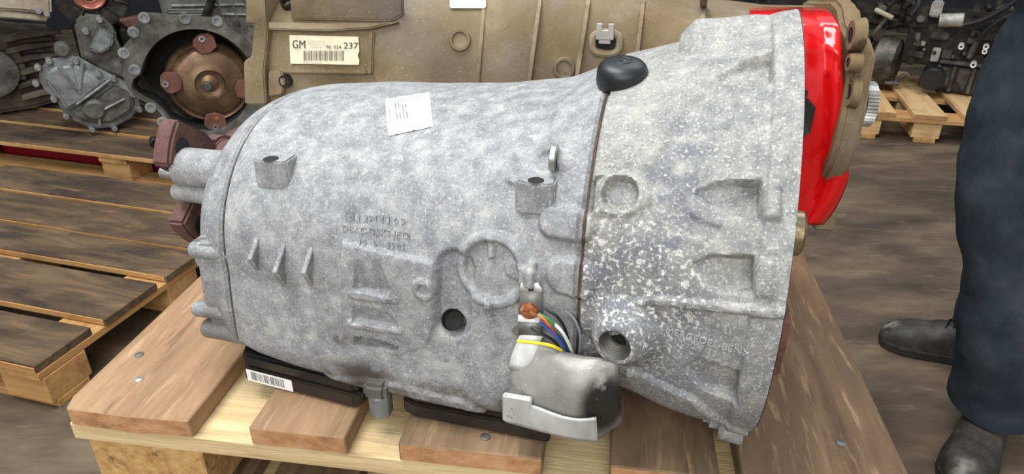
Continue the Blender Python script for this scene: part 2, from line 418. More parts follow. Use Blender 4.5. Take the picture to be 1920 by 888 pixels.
K['trouser'] = mat('navy_work_trousers', [(0.3, c(34, 38, 43)), (0.5, c(45, 50, 55)), (0.72, c(58, 62, 66))], scale=14, detail=9, rough=0.9, bump=0.25, bscale=500, bdist=0.0008, spec=0.15,
                   layers=[dict(col=c(92, 86, 76), scale=7, lo=0.28, hi=0.6, amount=0.8, centre=(0.04, -0.09, 0.50), radius=0.36, cscale=(2.6, 0.8, 1.0)), dict(col=c(112, 104, 90), scale=16, lo=0.5, hi=0.66, amount=0.5, centre=(0.05, -0.08, 0.40), radius=0.16, cscale=(2, 1, 1))], rnd=False)
K['boot'] = mat('worn_black_boot', [(0.3, c(34, 32, 30)), (0.5, c(52, 49, 45)), (0.72, c(80, 75, 68))], scale=22, detail=9, rough=0.6, bump=0.4, bscale=140, bdist=0.0015, layers=[dict(col=c(150, 146, 138), scale=30, lo=0.42, hi=0.62, amount=0.7, centre=(0, -0.245, 0.07), radius=0.05)], rnd=False)
K['sole'] = mat('boot_sole', [(0.3, c(28, 26, 24)), (0.7, c(50, 46, 42))], scale=40, rough=0.8)
K['sock'] = mat('grey_boot_leather', [(0.3, c(62, 58, 52)), (0.7, c(96, 90, 82))], scale=20, rough=0.8)
K['jacket'] = mat('dark_work_jacket', [(0.3, c(30, 34, 40)), (0.7, c(46, 50, 56))], scale=14, rough=0.9)
K['skin'] = mat('skin', [(0.3, c(178, 128, 104)), (0.7, c(200, 150, 124))], scale=14, rough=0.6)
K['hair'] = mat('dark_hair', [(0.3, c(30, 24, 20)), (0.7, c(50, 40, 32))], scale=60, rough=0.7)

# ------------------------------------------------------------------ the setting
tag(MB().add([(-7, -4, 0), (7, -4, 0), (7, 6.2, 0), (-7, 6.2, 0)], [(0, 1, 2, 3)]).build('floor', K['floor'], smooth=False), kind='structure')
tag(MB().box((0, 6.25, 2.0), (14, 0.1, 4.0)).build('wall_back', K['wall'], smooth=False), kind='structure')

# ------------------------------------------------------------------ pallets
def plank(name, sx, sy, sz, ctr, m, parent, outline=None, wob=0.0015, end_m=None):
    """a board: local X is its length (grain); the object origin sits in its middle"""
    if outline is None:
        x, y = sx / 2, sy / 2
        n = 5
        outline = [(-x + sx * i / n, -y + random.uniform(-wob, wob)) for i in range(n + 1)] + [(x - sx * i / n, y + random.uniform(-wob, wob)) for i in range(n + 1)]
    mb = MB(); mb.prism([(p[0], p[1]) for p in outline], sz, Matrix.Translation((0, 0, -sz / 2)))
    o = mb.build(name, m, parent, bevel=0.0015, smooth=False)
    if name == 'deck_board' and end_m:
        o.data.materials.append(end_m)
        for p in o.data.polygons:
            if abs(p.normal.x) > 0.8: p.material_index = 1
    o.location = ctr
    return o


def pallet(name, label, loc, yaw, W, Lb, boards, deck_m, cross_m, block_m, base_m, group=None, nails=False, blocks_x=None, cut_corner=False):
    """W: width across the boards (local X), Lb: board length (local Y). boards: [(x0, width)]"""
    t = thing(name, label, 'pallet', loc, yaw, group)
    R90 = math.pi / 2
    bx = blocks_x or [0.0725, W / 2, W - 0.0725]
    ys = [0.0725, Lb / 2, Lb - 0.0725]
    for x in bx:                                       # bottom boards along Y
        o = plank('base_board', Lb, 0.10, 0.022, (x, Lb / 2, 0.011), base_m, t); o.rotation_euler.z = R90
    for x in bx:
        for y in ys:
            o = MB().box((0, 0, 0), (0.128, 0.128, 0.077)).build('block', block_m, t, bevel=0.002, smooth=False)
            o.location = (min(max(x, 0.066), W - 0.066), min(max(y, 0.068), Lb - 0.068), 0.022 + 0.0385)
    for y in ys:
        plank('cross_board', W, 0.142, 0.0215, (W / 2, min(max(y, 0.073), Lb - 0.073), 0.099 + 0.011), cross_m, t)
    for i, (x0, w) in enumerate(boards):
        dm = deck_m[i % len(deck_m)] if isinstance(deck_m, list) else deck_m
        ol = None
        if cut_corner and i == 0:
            a, b = Lb / 2, w / 2
            ol = [(-a + 0.018, b), (-a, b - 0.006), (-a - 0.002, 0), (-a, -b), (a, -b), (a, b)]
        o = plank('deck_board', Lb, w, 0.0225, (x0 + w / 2, Lb / 2, 0.1205 + 0.0117), dm, t, outline=ol, end_m=K['wood_end'])
        o.rotation_euler.z = R90
    return t


def nail_heads(t, pts, m, r=0.0042):
    for x, y in pts:
        MB().lathe((x, y, 0.1435), (0, 0, 1), [(0, 0), (r, 0), (r, 0.0009), (r * 0.6, 0.0016), (0, 0.0016)], 10).build('nail', m, t)


FY = -math.radians(8.2)
FP = Vector((-0.458, 0.551, 0.72))
ux, uy = Vector((math.cos(FY), math.sin(FY), 0)), Vector((-math.sin(FY), math.cos(FY), 0))
boards_f = [(0, 0.139), (0.203, 0.098), (0.353, 0.137), (0.553, 0.098), (0.672, 0.148)]
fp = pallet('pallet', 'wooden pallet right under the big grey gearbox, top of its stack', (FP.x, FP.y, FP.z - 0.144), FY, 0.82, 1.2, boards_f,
            [K['wood_deck'], K['wood_deck'], K['wood_dirty'], K['wood_dirty'], K['wood_dimmed']], K['wood_pale'], K['wood_block'], K['wood_pale'], cut_corner=True)
nail_heads(fp, [(0.052, 0.052)], K['nail'], 0.0045)
nail_heads(fp, [(0.026, 0.092), (0.434, 0.020), (0.77, 0.06)], K['nail_dull'], 0.005)
for k, wd in enumerate(('lowest', 'fourth', 'third', 'second')):
    pallet('pallet', wd + ' wooden pallet from the top in the stack under the grey gearbox' if k else 'bottom wooden pallet of the stack under the grey gearbox', (FP.x + random.uniform(-.004, .004), FP.y + 0.004, 0.144 * k), FY, 0.82, 1.2, [(0, .145), (.17, .1), (.34, .14), (.54, .1), (.675, .145)],
           K['wood_dirty'], K['wood_pale'], K['wood_block'], K['wood_pale'], group='pallets stacked under the gearbox pallet')

# grimy pallet on the left: boards run along X of the photo
YB = -math.radians(16)


def side_pallet(name, label, corner, yaw, depth, length, boards, deck_m, edge_m, block_m, bxs):
    """near-right corner given; boards run to the left (local -X), stacked away (local +Y)"""
    t = thing(name, label, 'pallet', corner, yaw)
    ys = [0.0725, depth / 2, depth - 0.0725]
    for y in ys:
        plank('base_board', length, 0.1, 0.022, (-length / 2, y, 0.011), edge_m, t)
        for x in bxs:
            o = MB().box((0, 0, 0), (0.142, 0.128, 0.077)).build('block', block_m, t, bevel=0.002, smooth=False)
            o.location = (x, max(min(y, depth - 0.07), 0.07), 0.0605)
    for x in bxs:
        o = plank('cross_board', depth, 0.142, 0.0215, (x, depth / 2, 0.110), edge_m, t); o.rotation_euler.z = math.pi / 2
    for i, (y0, w) in enumerate(boards):
        o = plank('deck_board', length, w, 0.0225, (-length / 2 + random.uniform(-.006, .006), y0 + w / 2, 0.1322), deck_m, t, wob=0.004)
    # pale sawn front faces
    for i, (y0, w) in enumerate(boards):
        o = plank('board_edge', length - 0.004, 0.004, 0.0185, (-length / 2, y0 - 0.0022, 0.1322), edge_m, t, wob=0.0004)
    return t


side_pallet('pallet', 'grimy empty wooden pallet on the floor left of the grey gearbox', (-1.15, 1.355, 0), YB, 1.02, 1.25,
            [(0, 0.17), (0.215, 0.195), (0.45, 0.15), (0.62, 0.185), (0.83, 0.19)], K['wood_old'], K['wood_edge'], K['wood_edge'], [-0.072, -0.62, -1.17])
ca = at_z(310, 300, 0.144)
PA = Vector((ca.x + 0.50, ca.y - 0.50 * math.tan(-YB), 0))
side_pallet('pallet', 'stained wooden pallet carrying the pile of old gearboxes at the left', PA, YB, 1.0, 1.75,
            [(0, 0.20), (0.235, 0.18), (0.45, 0.17), (0.66, 0.15), (0.83, 0.17)], K['wood_old'], K['wood_edge'], K['wood_edge'], [-0.072, -0.80, -1.67])
YC = -math.radians(15)
PC = Vector((1.70, 3.43, 0))
pallet('pallet', 'clean yellow wooden pallet with a black engine on it at the right', PC, YC, 1.3, 0.9, [(0.07, .15), (0.30, .15), (0.53, .15), (0.76, .15), (1.0, .15)],
       K['wood_new'], K['wood_edge'], K['wood_new'], K['wood_edge'], blocks_x=[0.10, 0.375, 1.2])
# red steel runner lying under the stained pallet
dv = Vector((math.cos(YB), math.sin(YB), 0)); dn = Vector((-dv.y, dv.x, 0))
mb = MB(frame_m(PA + dv * (-0.9) + dn * 0.21, dv, (0, 0, 1)))
mb.box((0, 0, 0.048), (1.5, 0.10, 0.094))
rb = mb.build('steel_bar', K['red_paint'], bevel=0.006)
tag(rb, 'red painted steel bar lying under the stained pallet', 'bar')

# ------------------------------------------------------------------ the big grey gearbox
GY = -math.radians(14)
GO = at_z(1388, 842, 0.72)
GM_ = Matrix.Translation(GO) @ Matrix.Rotation(GY, 4, 'Z')      # local X: tail -> bell, local -Y: towards the viewer
GI = GM_.inverted()
gb = thing('gearbox', 'large grey cast aluminium gearbox with wide bell housing on the front pallet', 'gearbox', M=GM_)
CAML = GI @ CAM


def lsight(px, py):
    return (GI.to_3x3() @ sight(px, py)).normalized()


def gy(px, py, y):
    d = lsight(px, py); return CAML + d * ((y - CAML.y) / d.y)


def gz(px, py, z):
    d = lsight(px, py); return CAML + d * ((z - CAML.z) / d.z)


def gx(px, py, x):
    d = lsight(px, py); return CAML + d * ((x - CAML.x) / d.x)


ST = np.array([  # x, top z, half width, centre z, bottom z, upper exponent, lower exponent, skirt
    [-0.572, 0.160, 0.055, 0.130, 0.080, 2.0, 2.2, 0.0],
    [-0.570, 0.190, 0.083, 0.130, 0.066, 2.0, 2.6, 0.0],
    [-0.563, 0.218, 0.110, 0.130, 0.054, 2.0, 3.2, 0.01],
    [-0.552, 0.237, 0.130, 0.130, 0.046, 2.05, 4, 0.03],
    [-0.535, 0.253, 0.146, 0.130, 0.042, 2.1, 5, 0.05],
    [-0.510, 0.265, 0.156, 0.130, 0.040, 2.25, 8, 0.07],
    [-0.480, 0.271, 0.160, 0.130, 0.037, 2.3, 11, 0.085],
    [-0.420, 0.277, 0.163, 0.130, 0.031, 2.3, 13, 0.09],
    [-0.340, 0.281, 0.166, 0.130, 0.026, 2.3, 13, 0.085],
    [-0.260, 0.286, 0.170, 0.131, 0.021, 2.35, 13, 0.07],
    [-0.205, 0.295, 0.174, 0.140, 0.019, 2.4, 10, 0.05],
    [-0.175, 0.307, 0.176, 0.153, 0.028, 2.4, 6, 0.02],
    [-0.1535, 0.320, 0.178, 0.166, 0.032, 2.4, 3, 0.0],
    [-0.120, 0.332, 0.184, 0.171, 0.028, 2.2, 2.8, 0.0],
    [-0.080, 0.344, 0.193, 0.172, 0.018, 2.0, 2.9, 0.0],
    [-0.040, 0.358, 0.202, 0.171, 0.010, 1.85, 2.8, 0.0],
    [-0.014, 0.368, 0.207, 0.170, 0.009, 1.72, 2.5, 0.0],
    [0.0, 0.371, 0.209, 0.170, 0.008, 1.68, 2.5, 0.0]])
YCTR = 0.137


def params(x):
    out = []
    for k in range(1, 8):
        out.append(np.interp(x, ST[:, 0], ST[:, k]))
    return out


def smooth1(v, n):
    k = np.ones(n) / n
    p = np.pad(v, n // 2, mode='edge')
    return np.convolve(p, k, 'valid')[:len(v)]


def casing_grid(nx, nn, nf, x0=-0.572, x1=0.0):
    xs = np.linspace(x0, x1, nx)
    xx = np.linspace(-0.572, 0, 1201)
    P6 = params(xx)
    P6s = []
    for v in P6:
        s_ = smooth1(smooth1(v, 31), 31)
        wgt = np.clip((xx + 0.572) / 0.03, 0, 1) * np.clip((0 - xx) / 0.02, 0, 1)
        P6s.append(v * (1 - wgt) + s_ * wgt)
    prm = [np.interp(xs, xx, v) for v in P6s]
    t = np.linspace(0, 2 * np.pi, 1600, endpoint=False) - np.pi / 2      # start at the bottom
    G = np.zeros((nx, nn + nf, 3))
    for i, x in enumerate(xs):
        zt, w, zc, zb, p, q, sk = [v[i] for v in prm]
        ct, st = np.cos(t), np.sin(t)
        e = np.where(st >= 0, 2 / p, 2 / q)
        yy = -np.sign(ct) * np.abs(ct) ** e * w             # cos>0 : near side (negative y)
        zz = np.where(st >= 0, zc + (zt - zc) * np.abs(st) ** e, zc - (zc - zb) * np.abs(st) ** e)
        yy = yy * (1 + sk * np.clip((zc - zz) / (zc - zb), 0, 1))
        seg = np.hypot(np.diff(yy, append=yy[0]), np.diff(zz, append=zz[0]))
        s_ = np.concatenate([[0], np.cumsum(seg)])
        half = s_[800]
        sn = np.linspace(0, half, nn, endpoint=False)
        sf = np.linspace(half, s_[-1], nf, endpoint=False)
        ss = np.concatenate([sn, sf])
        G[i, :, 0] = x
        G[i, :, 1] = YCTR + np.interp(ss, s_, np.append(yy, yy[0]))
        G[i, :, 2] = np.interp(ss, s_, np.append(zz, zz[0]))
    return xs, G


def grid_faces(nx, m):
    i = np.arange(nx - 1)[:, None] * m
    j = np.arange(m)[None, :]
    j2 = (j + 1) % m
    return np.stack([i + j, i + m + j, i + m + j2, i + j2], -1).reshape(-1, 4)


def grid_normals(G):
    dx = np.gradient(G, axis=0)
    dt = np.roll(G, -1, 1) - np.roll(G, 1, 1)
    n = np.cross(dx, dt)
    n /= np.linalg.norm(n, axis=2, keepdims=True) + 1e-12
    return n


_, GB0 = casing_grid(140, 150, 50)
bvh0 = BVHTree.FromPolygons([tuple(v) for v in GB0.reshape(-1, 3)], [tuple(int(k) for k in f) for f in grid_faces(140, 200)])
n0 = grid_normals(GB0)
SGN = 1.0 if n0[70, 75, 1] < 0 else -1.0


def S(px, py, bvh=None):
    """point and outward normal of the casing where it is seen at (px, py)"""
    d = lsight(px, py)
    h = (bvh or bvh0).ray_cast(CAML, d)
    if h[0] is None:
        p = gy(px, py, YCTR - 0.15); return p, Vector((0, -1, 0))
    n = h[1]
    if n.dot(d) > 0: n = -n
    return h[0], n


def tframe(p, n):
    n = np.array(n); t1 = np.array([1.0, 0, 0]); t1 = t1 - n * n.dot(t1); t1 /= np.linalg.norm(t1)
    return np.array(p), t1, np.cross(n, t1), n


def sst(x):
    x = np.clip(x, 0, 1); return x * x * (3 - 2 * x)


def sdf_poly(u, v, poly):
    n = len(poly)
    d = np.full(u.shape, 1e9); ins = np.zeros(u.shape, bool)
    for i in range(n):
        ax, ay = poly[i]; bx, by = poly[(i + 1) % n]
        ex, ey = bx - ax, by - ay
        wx, wy = u - ax, v - ay
        tt = np.clip((wx * ex + wy * ey) / (ex * ex + ey * ey + 1e-12), 0, 1)
        d = np.minimum(d, np.hypot(wx - ex * tt, wy - ey * tt))
        cnd = ((ay > v) != (by > v)) & (u < (bx - ax) * (v - ay) / (by - ay + 1e-12) + ax)
        ins ^= cnd
    return np.where(ins, -d, d)


def sdf_line(u, v, pts):
    d = np.full(u.shape, 1e9)
    for (ax, ay), (bx, by) in zip(pts, pts[1:]):
        ex, ey = bx - ax, by - ay
        wx, wy = u - ax, v - ay
        tt = np.clip((wx * ex + wy * ey) / (ex * ex + ey * ey + 1e-12), 0, 1)
        d = np.minimum(d, np.hypot(wx - ex * tt, wy - ey * tt))
    return d


FEATS = []


def local_poly(pp):
    pts = [S(*q) for q in pp]
    p = sum((Vector(a[0]) for a in pts), Vector()) / len(pts)
    n = sum((Vector(a[1]) for a in pts), Vector()).normalized()
    fr = tframe(p, n)
    return fr, [((np.array(a[0]) - fr[0]) @ fr[1], (np.array(a[0]) - fr[0]) @ fr[2]) for a in pts]


def feat(kind, pp, h, edge=0.003, r=0.003, ramp=None, power=1.0):
    fr, uvp = local_poly(pp)
    FEATS.append((kind, fr, uvp, h, edge, r, ramp, power))


# raised plateau of the oil channel and its ledges
feat('poly', [(645, 452), (812, 489), (823, 503), (820, 600), (800, 648), (700, 680), (642, 640)], 0.0065, 0.004, ramp='up')
feat('poly', [(676, 472), (716, 482), (742, 552), (670, 536)], -0.007, 0.002, ramp='down')
feat('poly', [(668, 566), (728, 574), (750, 612), (666, 600)], -0.007, 0.002, ramp='down')
feat('poly', [(667, 630), (700, 632), (746, 650), (742, 657), (667, 645)], -0.013, 0.002)
feat('line', [(668, 545), (744, 556)], 0.002, 0.002, 0.003)
feat('line', [(664, 603), (750, 616)], 0.0025, 0.002, 0.003)
feat('line', [(853, 505), (848, 600)], -0.0065, 0.007, 0.013)
feat('disc', [(846, 607)], -0.012, 0.003, 0.0090)
feat('ring', [(922, 508)], 0.0045, 0.0035, 0.030)
feat('disc', [(922, 508)], -0.002, 0.003, 0.024)
feat('line', [(922, 450), (922, 478)], 0.005, 0.002, 0.002)
feat('line', [(919, 566), (919, 586)], 0.004, 0.002, 0.002)
feat('line', [(962, 505), (1000, 520)], 0.003, 0.004, 0.006)
feat('line', [(998, 494), (998, 528)], 0.006, 0.002, 0.003)
feat('ring', [(800, 537)], 0.0025, 0.002, 0.0075)
feat('disc', [(800, 537)], -0.003, 0.002, 0.004)
# pads left of the bell joint
feat('line', [(1040, 416), (1088, 424)], 0.007, 0.005, 0.010)
feat('line', [(1062, 516), (1084, 522)], 0.007, 0.006, 0.013)
feat('line', [(1068, 190), (1062, 330)], 0.0015, 0.006, 0.010)
feat('poly', [(990, 303), (1020, 283), (1046, 277), (1048, 320), (1015, 316)], -0.010, 0.003, ramp='right')
feat('poly', [(1048, 277), (1078, 285), (1090, 300), (1075, 318), (1048, 318)], 0.007, 0.006, ramp='left')
feat('line', [(955, 335), (985, 352)], 0.003, 0.002, 0.002)
# bottom rim above the oil pan
feat('line', [(432, 650), (470, 668), (560, 690), (690, 715), (760, 730), (870, 757), (950, 775)], 0.004, 0.003, 0.004)
# bell housing
feat('poly', [(1112, 333), (1150, 325), (1215, 340), (1222, 380), (1195, 402), (1112, 402)], 0.003, 0.006)
feat('poly', [(1108, 333), (1138, 328), (1136, 385), (1104, 400)], -0.008, 0.002, ramp='left')
feat('disc', [(1163, 365)], -0.011, 0.003, 0.0125)
feat('ring', [(1163, 365)], 0.001, 0.002, 0.0155)
feat('poly', [(1298, 362), (1345, 342), (1426, 338), (1426, 412), (1370, 400)], -0.015, 0.0035, ramp='right', power=0.7)
feat('poly', [(1426, 340), (1462, 348), (1462, 412), (1426, 412)], 0.004, 0.005)
feat('poly', [(1290, 500), (1330, 480), (1413, 482), (1412, 553), (1340, 545)], -0.014, 0.0035, ramp='right', power=0.7)
feat('poly', [(1413, 484), (1450, 490), (1448, 556), (1413, 552)], 0.003, 0.005)
feat('poly', [(1280, 688), (1310, 672), (1384, 698), (1380, 752), (1320, 730)], -0.013, 0.0035, ramp='right', power=0.7)
feat('poly', [(1335, 152), (1400, 112), (1446, 99), (1444, 150), (1420, 160)], -0.013, 0.005, ramp='right', power=0.8)
feat('line', [(1186, 690), (1188, 580), (1200, 566), (1225, 562), (1330, 572), (1466, 584)], 0.0042, 0.0025, 0.0022)
feat('line', [(1162, 684), (1200, 702), (1300, 748), (1420, 806)], 0.0045, 0.003, 0.0028)
feat('line', [(1110, 588), (1150, 608)], 0.006, 0.016, 0.010)
feat('line', [(1345, 170), (1290, 240), (1240, 330)], -0.003, 0.010, 0.006)
feat('line', [(1300, 398), (1345, 418)], 0.002, 0.002, 0.002)
feat('line', [(1120, 165), (1090, 660)], 0.0, 0.01, 0.01)


def displace(P, Nn):
    D = np.zeros(len(P))
    for kind, fr, uvp, h, edge, r, ramp, power in FEATS:
        d = P - fr[0]
        u, v, w = d @ fr[1], d @ fr[2], d @ fr[3]
        ulo = min(q[0] for q in uvp) - 0.06; uhi = max(q[0] for q in uvp) + 0.06
        vlo = min(q[1] for q in uvp) - 0.06; vhi = max(q[1] for q in uvp) + 0.06
        k = np.where((u > ulo) & (u < uhi) & (v > vlo) & (v < vhi) & (np.abs(w) < 0.06) & (Nn @ fr[3] > 0.2))[0]
        if not len(k): continue
        u, v = u[k], v[k]
        if kind == 'poly':
            f = sst(-sdf_poly(u, v, uvp) / edge + 0.5)
            us = [q[0] for q in uvp]; vs = [q[1] for q in uvp]
            if ramp == 'right': f = f * np.clip((u - min(us)) / (max(us) - min(us)), 0, 1) ** power
            if ramp == 'left': f = f * np.clip((max(us) - u) / (max(us) - min(us)), 0, 1) ** power
            if ramp == 'down': f = f * np.clip((max(vs) - v) / (max(vs) - min(vs)), 0, 1) ** power
            if ramp == 'up': f = f * sst((v - min(vs)) / (0.6 * (max(vs) - min(vs))))
        elif kind == 'line':
            dd = sdf_line(u, v, uvp) if len(uvp) > 1 else np.hypot(u, v)
            f = sst((r + edge - dd) / edge)
        elif kind == 'disc':
            f = sst((r + edge - np.hypot(u - uvp[0][0], v - uvp[0][1])) / edge)
        elif kind == 'ring':
            f = sst((edge + 0.002 - np.abs(np.hypot(u - uvp[0][0], v - uvp[0][1]) - r)) / edge)
        D[k] += h * f
    x = P[:, 0]
    for xj, dep, wd in ((-0.5055, 0.0035, 0.0022), (-0.1535, 0.004, 0.0022)):
        D -= dep * sst((wd + 0.0018 - np.abs(x - xj)) / 0.0018)
    D += 0.004 * sst((x + 0.024) / 0.004)                       # bolting flange band
    D += 0.0022 * sst((x + 0.020 + 0.02) / 0.004) * sst((-0.1535 - x) / 0.004) * 0
    # gentle waviness of the casting
    D += 0.0006 * np.sin(P[:, 0] * 61 + P[:, 2] * 37) * np.sin(P[:, 2] * 53 - P[:, 0] * 23)
    return D


NX, NN, NF = 440, 380, 80
xs, G = casing_grid(NX, NN, NF)
nor = grid_normals(G) * SGN
Pf = G.reshape(-1, 3); Nf_ = nor.reshape(-1, 3)
Pd = Pf + Nf_ * displace(Pf, Nf_)[:, None]
GD = Pd.reshape(G.shape)
FA = grid_faces(NX, NN + NF)
if SGN > 0:
    pass
bvh1 = BVHTree.FromPolygons([tuple(v) for v in Pd], [tuple(int(k) for k in f) for f in FA])


def S1(px, py):
    return S(px, py, bvh1)


def casing_part(name, xa, xb, m, cap0=False, cap1=False):
    i0 = int(np.argmin(np.abs(xs - xa))); i1 = int(np.argmin(np.abs(xs - xb)))
    sub = GD[i0:i1 + 1]
    n, M_ = sub.shape[0], sub.shape[1]
    vs = sub.reshape(-1, 3)
    fs = grid_faces(n, M_)
    if SGN < 0:
        fs = fs[:, ::-1]
    me = bpy.data.meshes.new(name)
    fl = [tuple(int(k) for k in f) for f in fs]
    if cap0: fl.append(tuple(range(M_)))
    if cap1: fl.append(tuple((n - 1) * M_ + k for k in range(M_))[::-1])
    me.from_pydata([tuple(v) for v in vs], [], fl)
    me.polygons.foreach_set('use_smooth', [True] * len(me.polygons))
    me.set_sharp_from_angle(angle=math.radians(50))
    me.materials.append(m)
    o = bpy.data.objects.new(name, me); COL.objects.link(o); o.parent = gb
    return o


casing_part('tail_cover', -0.572, -0.5055, K['cast'], cap0=True)
casing_part('main_casing', -0.5055, -0.1535, K['cast'])
casing_part('bell_housing', -0.1535, 0.0, K['cast_bell'])


def loop_at(x, scale=1.0, n=120, off=0.0):
    i = int(np.argmin(np.abs(xs - x)))
    row = GD[i]
    idx = np.linspace(0, len(row), n, endpoint=False).astype(int)
    cy, cz = YCTR, (row[:, 2].max() + row[:, 2].min()) / 2
    out = []
    for k in idx:
        y, z = row[k, 1] - cy, row[k, 2] - cz
        l = math.hypot(y, z)
        s_ = scale * (l + off) / l
        out.append((x, cy + y * s_, cz + z * s_))
    return out


def ring_strip(loops):
    n = len(loops[0]); vs = [v for l in loops for v in l]
    fs = []
    for a in range(len(loops) - 1):
        for k in range(n):
            fs.append((a * n + k, a * n + (k + 1) % n, (a + 1) * n + (k + 1) % n, (a + 1) * n + k))
    return vs, fs


# bell mouth: rim, inner wall, dark back
l0 = [(0.0, y, z) for _, y, z in loop_at(0.0)]
l1 = [(0.0, y, z) for _, y, z in loop_at(0.0, 0.93)]
l2 = [(-0.10, y, z) for _, y, z in loop_at(-0.10, 0.90)]
l3 = [(-0.13, y, z) for _, y, z in loop_at(-0.13, 0.5)]
vs, fs = ring_strip([l0, l1, l2, l3]); fs.append(tuple(3 * 120 + k for k in range(120)))
mesh_obj('bell_mouth', vs, fs, K['cast_bell'], gb)
# thin steel sheet in the bell joint
la = loop_at(-0.1535, 1, 160, 0.0022); lb = [(-0.1525, y, z) for _, y, z in la]; lc = [(-0.1545, y, z) for _, y, z in la]
ld = [(-0.1525, y, z) for _, y, z in loop_at(-0.1535, 1, 160, -0.004)]; le = [(-0.1545, y, z) for _, y, z in ld]
vs, fs = ring_strip([ld, lb, lc, le])
mesh_obj('joint_sheet', vs, fs, K['groove'], gb, label='thin brown edge of a steel sheet in the joint')


# dark joint line of the tail cover
la = loop_at(-0.5055, 1, 160, 0.0012)
vs, fs = ring_strip([[(-0.5046, y, z) for _, y, z in loop_at(-0.5055, 1, 160, -0.003)], [(-0.5048, y, z) for _, y, z in la], [(-0.5062, y, z) for _, y, z in la], [(-0.5064, y, z) for _, y, z in loop_at(-0.5055, 1, 160, -0.003)]])
mesh_obj('joint_line', vs, fs, K['joint_dark'], gb)


def decal(name, pp, m, lift=0.0006, nu=12, nv=12, label=None, wr=0.0):
    """flat sheet stuck to the casing: pp = corners seen at pixels (tl, tr, br, bl)"""
    vs, fs = [], []
    for j in range(nv + 1):
        for i in range(nu + 1):
            s_, t_ = i / nu, j / nv
            a = [pp[0][k] * (1 - s_) * (1 - t_) + pp[1][k] * s_ * (1 - t_) + pp[2][k] * s_ * t_ + pp[3][k] * (1 - s_) * t_ for k in (0, 1)]
            p, n = S1(*a)
            vs.append(p + n * (lift + wr * (random.random() ** 3)))
    for j in range(nv):
        for i in range(nu):
            a = j * (nu + 1) + i
            fs.append((a, a + nu + 1, a + nu + 2, a + 1))
    return mesh_obj(name, vs, fs, m, gb, label=label)


def on_casing(vs2, centre, right, lift):
    """wrap 2-D shapes (u right, v up, w out) laid at pixel centre with baseline towards pixel right"""
    p, n = S1(*centre); q, _ = S1(*right)
    u = (q - p).normalized(); v = n.cross(u).normalized()
    if v.z < 0: v = -v
    u = (u - n * u.dot(n)).normalized()
    out = []
    for a, b, w in vs2:
        base = p + u * a + v * b + n * 0.03
        h = bvh1.ray_cast(base, -n, 0.08)
        hp = h[0] if h[0] is not None else p + u * a + v * b
        out.append(hp + n * (lift + w))
    return out


def emboss(body, size, centre, right, m, name='cast_lettering'):
    vs, fs = text_mesh(body, size, 0.0010)
    mesh_obj(name, on_casing(vs, centre, right, 0.0001), fs, m, gb, smooth=False)


emboss('d 1 294 4 1 0 9', 0.0088, (708, 411), (760, 416), K['cast'])
emboss('DBAC-DBKS-JET2', 0.0088, (705, 435), (765, 442), K['cast'])
emboss('10   0    25 01', 0.0080, (716, 458), (765, 464), K['cast'])
emboss('MERCEDES-BENZ', 0.0085, (1325, 640), (1395, 661), K['cast_letter'])
emboss('2 1 0  2 7 1', 0.0078, (1291, 645), (1335, 658), K['cast_letter'])
emboss('13  1', 0.0075, (1345, 664), (1380, 675), K['cast_letter'])
for cpx, r_, mm in (((1385, 678), 0.0055, 'cast_bell'), ((654, 405), 0.0045, 'cast'), ((637, 428), 0.004, 'cast')):
    vs2, fs2 = [], []
    for i in range(20):
        a = 2 * math.pi * i / 20
        for rr, hh in ((r_, 0.0005), (r_ * 0.8, 0.0005)):
            vs2.append((rr * math.cos(a), rr * math.sin(a), hh))
    for i in range(20):
        a, b = 2 * i, 2 * ((i + 1) % 20)
        fs2.append((a, b, b + 1, a + 1))
    mesh_obj('cast_mark', on_casing(vs2, cpx, (cpx[0] + 20, cpx[1] + 3), 0.0004), fs2, K[mm], gb)

# white sticker: two text columns, scanning code left out
stk = decal('sticker', [(722, 187), (806, 174), (812, 238), (729, 256)], K['paper'], 0.0006, 16, 12, 'crumpled white paper sticker', wr=0.0011)
def stick_lines(lines, m):
    for px0, py0, px1, py1, wpx in lines:
        d = Vector((px1 - px0, py1 - py0)).normalized(); nn = Vector((-d.y, d.x)) * wpx / 2
        o = decal('print', [(px0 + nn.x, py0 + nn.y), (px1 + nn.x, py1 + nn.y), (px1 - nn.x, py1 - nn.y), (px0 - nn.x, py0 - nn.y)], m, 0.0019, 6, 1)
        o.parent = stk
for px0, py0, px1, py1, wpx in ((741, 195, 746, 226, 2.2), (747, 194, 752, 225, 2.2), (754, 193, 759, 224, 2.2), (760, 198, 766, 228, 2.6), (730, 200, 733, 232, 1.2), (742, 236, 766, 234, 1.0)):
    # broken strokes like tiny text
    L_ = math.hypot(px1 - px0, py1 - py0); k_ = int(L_ / 3.4)
    for i in range(k_):
        if random.random() < 0.2: continue
        a, b = i / k_, (i + 0.7) / k_
        stick_lines([(px0 + (px1 - px0) * a, py0 + (py1 - py0) * a, px0 + (px1 - px0) * b, py0 + (py1 - py0) * b, wpx)], K['ink_grey'])
stick_lines([(730, 193.5, 800, 184, 0.8), (770, 232, 806, 226, 0.8)], K['ink_grey'])

# three sharp ribs
for (x, y0, y1, yk, hh) in ((481, 437, 512, 482, 0.013), (531, 447, 540, 505, 0.015), (582, 456, 541, 505, 0.014)):
    a, n = S1(x, y0); b, _ = S1(x, y1); k, _ = S1(x, yk)
    t = Vector((1, 0, 0))
    vs = [a - n * .002, k + n * hh, b - n * .002]
    mb = MB()
    mb.add([v - t * 0.0022 for v in vs] + [v + t * 0.0032 for v in vs], [(0, 1, 2), (5, 4, 3), (0, 3, 4, 1), (1, 4, 5, 2), (2, 5, 3, 0)])
    mb.build('rib', K['cast'], gb, bevel=0.0009)


